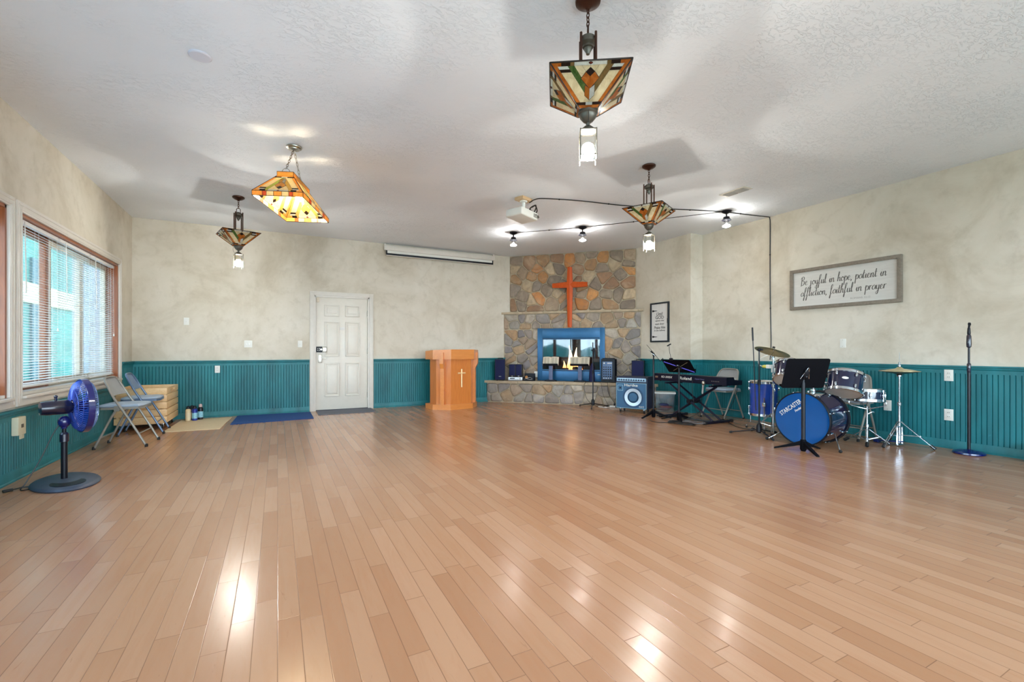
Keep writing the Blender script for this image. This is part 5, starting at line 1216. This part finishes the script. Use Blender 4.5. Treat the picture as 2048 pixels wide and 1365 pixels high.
# spotlights
LED = emit('warm white lamp', (1, .97, .93), SPOTB); BULBM = emit('lantern bulb', (1, .97, .91), BULB)
GLS = clear_glass('lamp glass', (.97, .97, .95), .10, .03)
t = thing('ceiling_spotlight', 'black ceiling spotlight nearest the projection screen, left of three', 'spotlight', (3.552, 6.838, H), 0, 'black spotlights on the ceiling')
MB().lathe([(.066, 0), (.070, -.008), (.060, -.022), (.025, -.04), (.014, -.045)], n=24).build('canopy', BLK, t)
MB().lathe([(.010, -.04), (.010, -.085)], n=12).lathe([(.014, -.08), (.040, -.088), (.044, -.11), (.058, -.125), (.066, -.135), (.040, -.13), (.03, -.12)], n=24).build('lamp_holder', BLK, t)
MB().lathe([(.022, -.125), (.030, -.14), (.050, -.20), (.054, -.215)], n=24, cap=False).build('bulb_glass', GLS, t)
MB().lathe([(0, -.205), (.046, -.207), (.053, -.215), (.050, -.224), (.03, -.232), (0, -.235)], n=24).build('bulb_face', LED, t)
dup(t, (4.386, 6.021, H), 0, 'black ceiling spotlight above the stone chimney, middle of three'); dup(t, (5.713, 4.384, H), 0, 'black ceiling spotlight nearest the right wall')
# vent and disc
t = thing('ceiling_vent', 'white slotted air vent in the ceiling near the right wall', 'vent', (5.115, 3.795, H), 0)
MB().box((0, 0, -.004), (.16, .36, .010), bev=.003).build('frame', WHT, t)
b = MB()
for i in range(14):
    for q in (-.075, .075): b.box((-.055 + i * .0085, q, -.012), (.003, .135, .010), rot=(0, .5, 0))
b.build('louvre', mat('grey louvre', (178, 176, 172), .5), t)
tag(MB().lathe([(.0, 0), (.066, 0), (.068, -.006), (.060, -.012), (0, -.012)], (0, 0, 0), 36).build('ceiling_disc', mat('pale cover', (206, 208, 220), .5, var=.02), loc=(-.466, 3.70, H)), 'pale round cover plate on the ceiling', 'cover plate')

# ------------------------------------------------------------------ stained glass lamps
ART = {'cream': art_glass('cream art glass', (232, 222, 190), (206, 190, 150)), 'amber': art_glass('amber art glass', (168, 88, 28), (206, 130, 58)), 'green': art_glass('green art glass', (104, 128, 70), (60, 92, 44)),
       'red': art_glass('red art glass', (128, 52, 32), (84, 30, 24)), 'dark': art_glass('dark art glass', (34, 30, 28), (58, 40, 34)), 'clear': art_glass('white art glass', (228, 230, 222), (204, 206, 196)), 'brown': art_glass('brown green art glass', (150, 116, 72), (112, 100, 60))}
LEAD = mat('lead came', (44, 38, 34), .45, metal=.6)
def glass_face(G, Ld, n0, n1, w0, w1, nrm):
    """leaded face between narrow edge n0->n1 and wide edge w0->w1"""
    n0, n1, w0, w1 = map(Vector, (n0, n1, w0, w1)); ex = (w1 - w0).normalized(); mw, mn = (w0 + w1) / 2, (n0 + n1) / 2; ey = (mw - mn); h = ey.length; ey.normalize(); nz = ex.cross(ey).normalized()
    if nz.dot(Vector(nrm)) < 0: nz = -nz
    WW, WN = (w1 - w0).length / 2, (n1 - n0).length / 2
    pt = lambda x, y, z=0: mn + ex * x + ey * y + nz * z
    face = [(-WN, 0), (WN, 0), (WW, h), (-WW, h)]
    def put(poly, m, th=.003, lead=True):
        if len(poly) < 3 or parea(poly) < 1e-6: return
        G.use(ART[m]); A = [G._v(pt(x, y, -th / 2)) for x, y in poly]; B = [G._v(pt(x, y, th / 2)) for x, y in poly]; n = len(poly)
        for i in range(n): G._f([A[i], A[(i + 1) % n], B[(i + 1) % n], B[i]], False)
        G._f(A[::-1], False); G._f(B, False)
        if lead:
            for i in range(n):
                a, c = poly[i], poly[(i + 1) % n]; Ld.tube([pt(*a), pt(*c)], .0019 + (th - .003) * .4, 4, cap=False)
    k = (WW - WN) / h; yt = h * .91; yb = h * .13
    strip = clip(clip(face, (0, -1), -yb), (0, 1), yt)
    offs = [0, .07, .23, .33, .45]; cols = [('amber', 'amber'), ('cream', 'cream'), ('green', 'brown'), ('cream', 'cream')]
    for s_ in (-1, 1):
        half = clip(strip, (-s_, 0), 0)
        for i in range(4):
            # distance from slanted edge: WN + k*y - s*x
            p = clip(clip(half, (s_, -k), WN - offs[i] * WW * 2 * .8), (-s_, k), -(WN - offs[i + 1] * WW * 2 * .8))
            if i == 1 and len(p) > 2:
                put(clip(p, (0, 1), yt - h * .13), 'cream'); q = clip(p, (0, -1), -(yt - h * .13)); put(clip(q, (0, 1), yt - h * .065), 'dark'); put(clip(q, (0, -1), -(yt - h * .065)), 'clear')
            else: put(p, cols[i][0 if s_ < 0 else 1])
        p = clip(half, (s_, -k), WN - offs[4] * WW * 2 * .8); put(p, 'cream')
    top = clip(face, (0, -1), -yt); xs = [-2, -.72, -.50, -.40, 0, .40, .50, .72, 2]; tc_ = ['amber', 'dark', 'brown', 'clear', 'clear', 'brown', 'dark', 'amber']
    for i in range(8): put(clip(clip(top, (-1, 0), -xs[i] * WW), (1, 0), xs[i + 1] * WW), tc_[i])
    bt = clip(face, (0, 1), yb); put(clip(bt, (0, 1), yb * .5), 'amber')
    q = clip(bt, (0, -1), -yb * .5); put(clip(q, (1, 0), -WN * .35), 'dark'); put(clip(q, (-1, 0), -WN * .35), 'dark'); put(clip(clip(q, (1, 0), WN * .35), (-1, 0), WN * .35), 'clear')
    d = min(WW * .22, .06); yc = h * .66; put([(0, h * .86), (-d * .5, h * .77), (0, h * .68), (d * .5, h * .77)], 'dark', .006)
    put([(-d * .5, h * .77), (0, h * .68), (0, h * .42), (-d, h * .64)], 'amber', .006); put([(d * .5, h * .77), (0, h * .68), (0, h * .42), (d, h * .64)], 'amber', .006)
    put([(0, h * .42), (-d * .55, h * .50), (-d * .55, h * .28), (0, h * .18)], 'amber', .005); put([(0, h * .42), (d * .55, h * .50), (d * .55, h * .28), (0, h * .18)], 'clear', .005)
    d = WW * .05; put([(0, yt + .005), (d, (yt + h) / 2), (0, h - .005), (-d, (yt + h) / 2)], 'red', .006)
def chain(b, p, q, n, r=.011, t_=.0028):
    p, q = Vector(p), Vector(q); ax = (q - p) / n; u = ax.orthogonal().normalized(); v = ax.cross(u).normalized(); L = ax.length * .68
    for i in range(n):
        c = p + ax * (i + .5); w_ = u if i % 2 else v; d = ax.normalized()
        b.tube([c + d * L * cos(a) + w_ * r * sin(a) for a in [2 * pi * j / 10 for j in range(10)]], t_, 5, closed=True)
t = thing('pendant_lamp', 'inverted pyramid stained glass pendant nearest the camera, top cut by the picture edge', 'pendant lamp', (1.569, 2.102, H), 57.4, 'stained glass pendants with lanterns')
S2, B2 = .2135, .052; zr, zb = -.478, -.640
MB().lathe([(.066, 0), (.072, -.006), (.070, -.018), (.045, -.036), (.018, -.046), (.010, -.055)], n=28).build('canopy', BRNZ, t)
b = MB(); chain(b, (0, 0, -.05), (0, 0, -.150), 4, .009); b.build('chain', BRNZ, t)
b = MB(); b.tube([(.022, 0, -.205), (.022, 0, -.165), (.010, 0, -.150), (-.010, 0, -.150), (-.022, 0, -.165), (-.022, 0, -.205)], .0045, 8, closed=True); b.build('loop', BRNZ, t)
MB().lathe([(.012, -.200), (.022, -.205), (.040, -.215), (.046, -.222), (.046, -.250), (.030, -.262), (.030, -.272), (.022, -.275), (.022, -.285), (.012, -.300), (.010, -.31), (0, -.312)], n=24).build('hub', PEWT, t)
for i in range(4):
    a = pi / 4 + i * pi / 2; MB().box((.058 * cos(a), .058 * sin(a), -.345), (.010, .010, .275), rot=(0, 0, a)).build('rod', BRNZ, t)
b = MB(); 
for i in range(4):
    a = pi / 4 + i * pi / 2; b.tube([(.0, 0, -.235), (.06 * cos(a), .06 * sin(a), -.235)], .005, 6)
    b.tube([(.058 * cos(a), .058 * sin(a), -.475), (.0, 0, zb + .02)], .004, 6)
b.build('arm', BRNZ, t)
G = MB(); Ld = MB(); P = [(-1, -1), (1, -1), (1, 1), (-1, 1)]
for i in range(4):
    a, c = P[i], P[(i + 1) % 4]; glass_face(G, Ld, (a[0] * B2, a[1] * B2, zb), (c[0] * B2, c[1] * B2, zb), (a[0] * S2, a[1] * S2, zr), (c[0] * S2, c[1] * S2, zr), (a[0] + c[0], a[1] + c[1], -1))
for i in range(4): Ld.tube([(P[i][0] * S2, P[i][1] * S2, zr), (P[(i + 1) % 4][0] * S2, P[(i + 1) % 4][1] * S2, zr)], .0045, 6); Ld.tube([(P[i][0] * S2, P[i][1] * S2, zr), (P[i][0] * B2, P[i][1] * B2, zb)], .004, 6)
sh = G.build('glass_shade', parent=t, sharp=0); Ld.build('lead_came', LEAD, sh, 0)
MB().lathe([(.050, zb + .012), (.056, zb + .004), (.056, zb - .008), (.048, zb - .016), (.046, zb - .03), (.028, zb - .052), (.012, zb - .062), (.010, zb - .078), (.008, zb - .085)], n=28).build('finial', PEWT, t)
zl = -.722; hl = .045; bl = .165
MB().lathe([(.008, zl + .006), (.022, zl), (.038, zl - .014), (.046, zl - .024), (.046, zl - .028)], n=24).build('lantern_cap', PEWT, t)
b = MB()
for x in (-1, 1):
    for y in (-1, 1): b.box((x * hl, y * hl, zl - .028 - bl / 2 - .004), (.005, .005, bl + .012))
for z in (zl - .030, zl - .028 - bl * .88):
    for q in (-1, 1): b.box((q * hl, 0, z), (.005, 2 * hl, .005)); b.box((0, q * hl, z), (2 * hl, .005, .005))
b.build('lantern_frame', PEWT, t)
b = MB()
for q in (-1, 1): b.box((q * (hl - .002), 0, zl - .028 - bl * .44), (.002, 2 * hl - .006, bl * .86)); b.box((0, q * (hl - .002), zl - .028 - bl * .44), (2 * hl - .006, .002, bl * .86))
b.build('lantern_glass', GLS, t)
MB().lathe([(0, zl - .092), (.014, zl - .094), (.028, zl - .105), (.036, zl - .125), (.036, zl - .165), (.028, zl - .182), (0, zl - .187)], n=20).build('bulb', BULBM, t)
b = MB(); b.tube([(-.05, .0, zb - .01), (-.062, 0, zb - .05), (-.05, 0, zb - .09), (-.03, 0, zl - .01)], .0016, 5, 5); b.build('lamp_wire', CABLE, t)
dup(t, (3.561, 3.686, H), 25.6, 'inverted pyramid stained glass pendant between projector and right wall'); dup(t, (-.452, 6.89, H), 15, 'inverted pyramid stained glass pendant near the back left corner, partly below the glowing lamp')

t = thing('island_pendant', 'long glowing amber stained glass hood lamp hung on two chains', 'pendant lamp', (.144, 4.942, H), -20)
ART_ = ART; zR = 2.46 - H; zC = zR + .235; a2, b2 = .215, .42; c2_, d2_ = .072, .235
MB().lathe([(.068, 0), (.072, -.006), (.070, -.014), (.052, -.022), (.050, -.03), (.02, -.036)], n=28).build('canopy', STEEL, t)
b = MB(); chain(b, (0, -.01, -.035), (0, -d2_ + .02, zC + .075), 9, .009, .0026); chain(b, (0, .01, -.035), (0, d2_ - .02, zC + .075), 9, .009, .0026); b.build('chain', STEEL, t)
b = MB()
for q in (-1, 1): b.tube([(-.03, q * (d2_ - .02), zC + .035), (-.03, q * (d2_ - .02), zC + .06), (0, q * (d2_ - .02), zC + .08), (.03, q * (d2_ - .02), zC + .06), (.03, q * (d2_ - .02), zC + .035)], .004, 6, 3); 
b.box((0, d2_ - .02, zC + .035), (2 * c2_, .02, .006)); b.box((0, -d2_ + .02, zC + .035), (2 * c2_, .02, .006)); b.build('hook', STEEL, t)
MB().box((0, 0, zC + .006), (2 * c2_ - .012, 2 * d2_ * .71, .004)).build('glow_baffle', STEEL, t)  # added plate, narrows the top opening to limit the glow on the ceiling
for k_, a_, b_ in (('amber', (240, 178, 84), (250, 205, 120)), ('cream', (250, 240, 205), (246, 226, 170)), ('red', (214, 128, 78), (190, 100, 60)), ('brown', (214, 180, 110), (190, 170, 100)), ('green', (186, 190, 110), (160, 170, 84))): ART[k_] = art_glass('pale ' + k_ + ' art glass', a_, b_)
G = MB(); Ld = MB(); W4 = [(-a2, -b2), (a2, -b2), (a2, b2), (-a2, b2)]; N4 = [(-c2_, -d2_), (c2_, -d2_), (c2_, d2_), (-c2_, d2_)]
for i in range(4):
    j = (i + 1) % 4; m_ = ((W4[i][0] + W4[j][0]), (W4[i][1] + W4[j][1]), 1)
    glass_face(G, Ld, (*N4[i], zC), (*N4[j], zC), (*W4[i], zR + .03), (*W4[j], zR + .03), m_)
    for A4, z0, z1, cols_ in ((W4, zR - .012, zR + .03, ('amber', 'red', 'cream', 'amber', 'cream', 'red', 'amber')), (N4, zC, zC + .04, ('amber',))):
        p, q = Vector((*A4[i], 0)), Vector((*A4[j], 0)); n = len(cols_); fr = [0, .2, .28, .42, .58, .72, .8, 1] if n > 1 else [0, 1]; nn = (q - p).cross(Vector((0, 0, 1))).normalized() * .0015
        for k in range(n):
            G.use(ART[cols_[k]]); u0, u1 = p.lerp(q, fr[k]), p.lerp(q, fr[k + 1]); V = []
            for s_ in (-1, 1): V.append([G._v(u0 + nn * s_ + Vector((0, 0, z0))), G._v(u1 + nn * s_ + Vector((0, 0, z0))), G._v(u1 + nn * s_ + Vector((0, 0, z1))), G._v(u0 + nn * s_ + Vector((0, 0, z1)))])
            for e_ in range(4): G._f([V[0][e_], V[0][(e_ + 1) % 4], V[1][(e_ + 1) % 4], V[1][e_]], False)
            G._f(V[0][::-1], False); G._f(V[1], False)
            Ld.tube([u0 + Vector((0, 0, z0)), u0 + Vector((0, 0, z1))], .0024, 5)
        for z in (z0, z1): Ld.tube([p + Vector((0, 0, z)), q + Vector((0, 0, z))], .003, 5)
    Ld.tube([(*N4[i], zC), (*W4[i], zR + .03)], .004, 6)
sh = G.build('glass_shade', parent=t, sharp=0); Ld.build('lead_came', LEAD, sh, 0)
b = MB(); b.tube([(0, -d2_ + .02, zC + .03), (0, d2_ - .02, zC + .03)], .007, 8)
for y in (-.14, .14): b.lathe([(.018, 0), (.02, -.01), (.018, -.05)], (0, y, zC + .03), 14)
b.build('socket_bar', STEEL, t)
for y in (-.14, .14): MB().lathe([(0, 0), (.014, -.004), (.018, -.02), (.030, -.05), (.030, -.07), (.02, -.09), (0, -.095)], (0, y, zC - .02), 18).build('bulb', emit('hood lamp bulb', (1, .82, .55), BULB * .6) if y < 0 else bpy.data.materials['hood lamp bulb'], t)
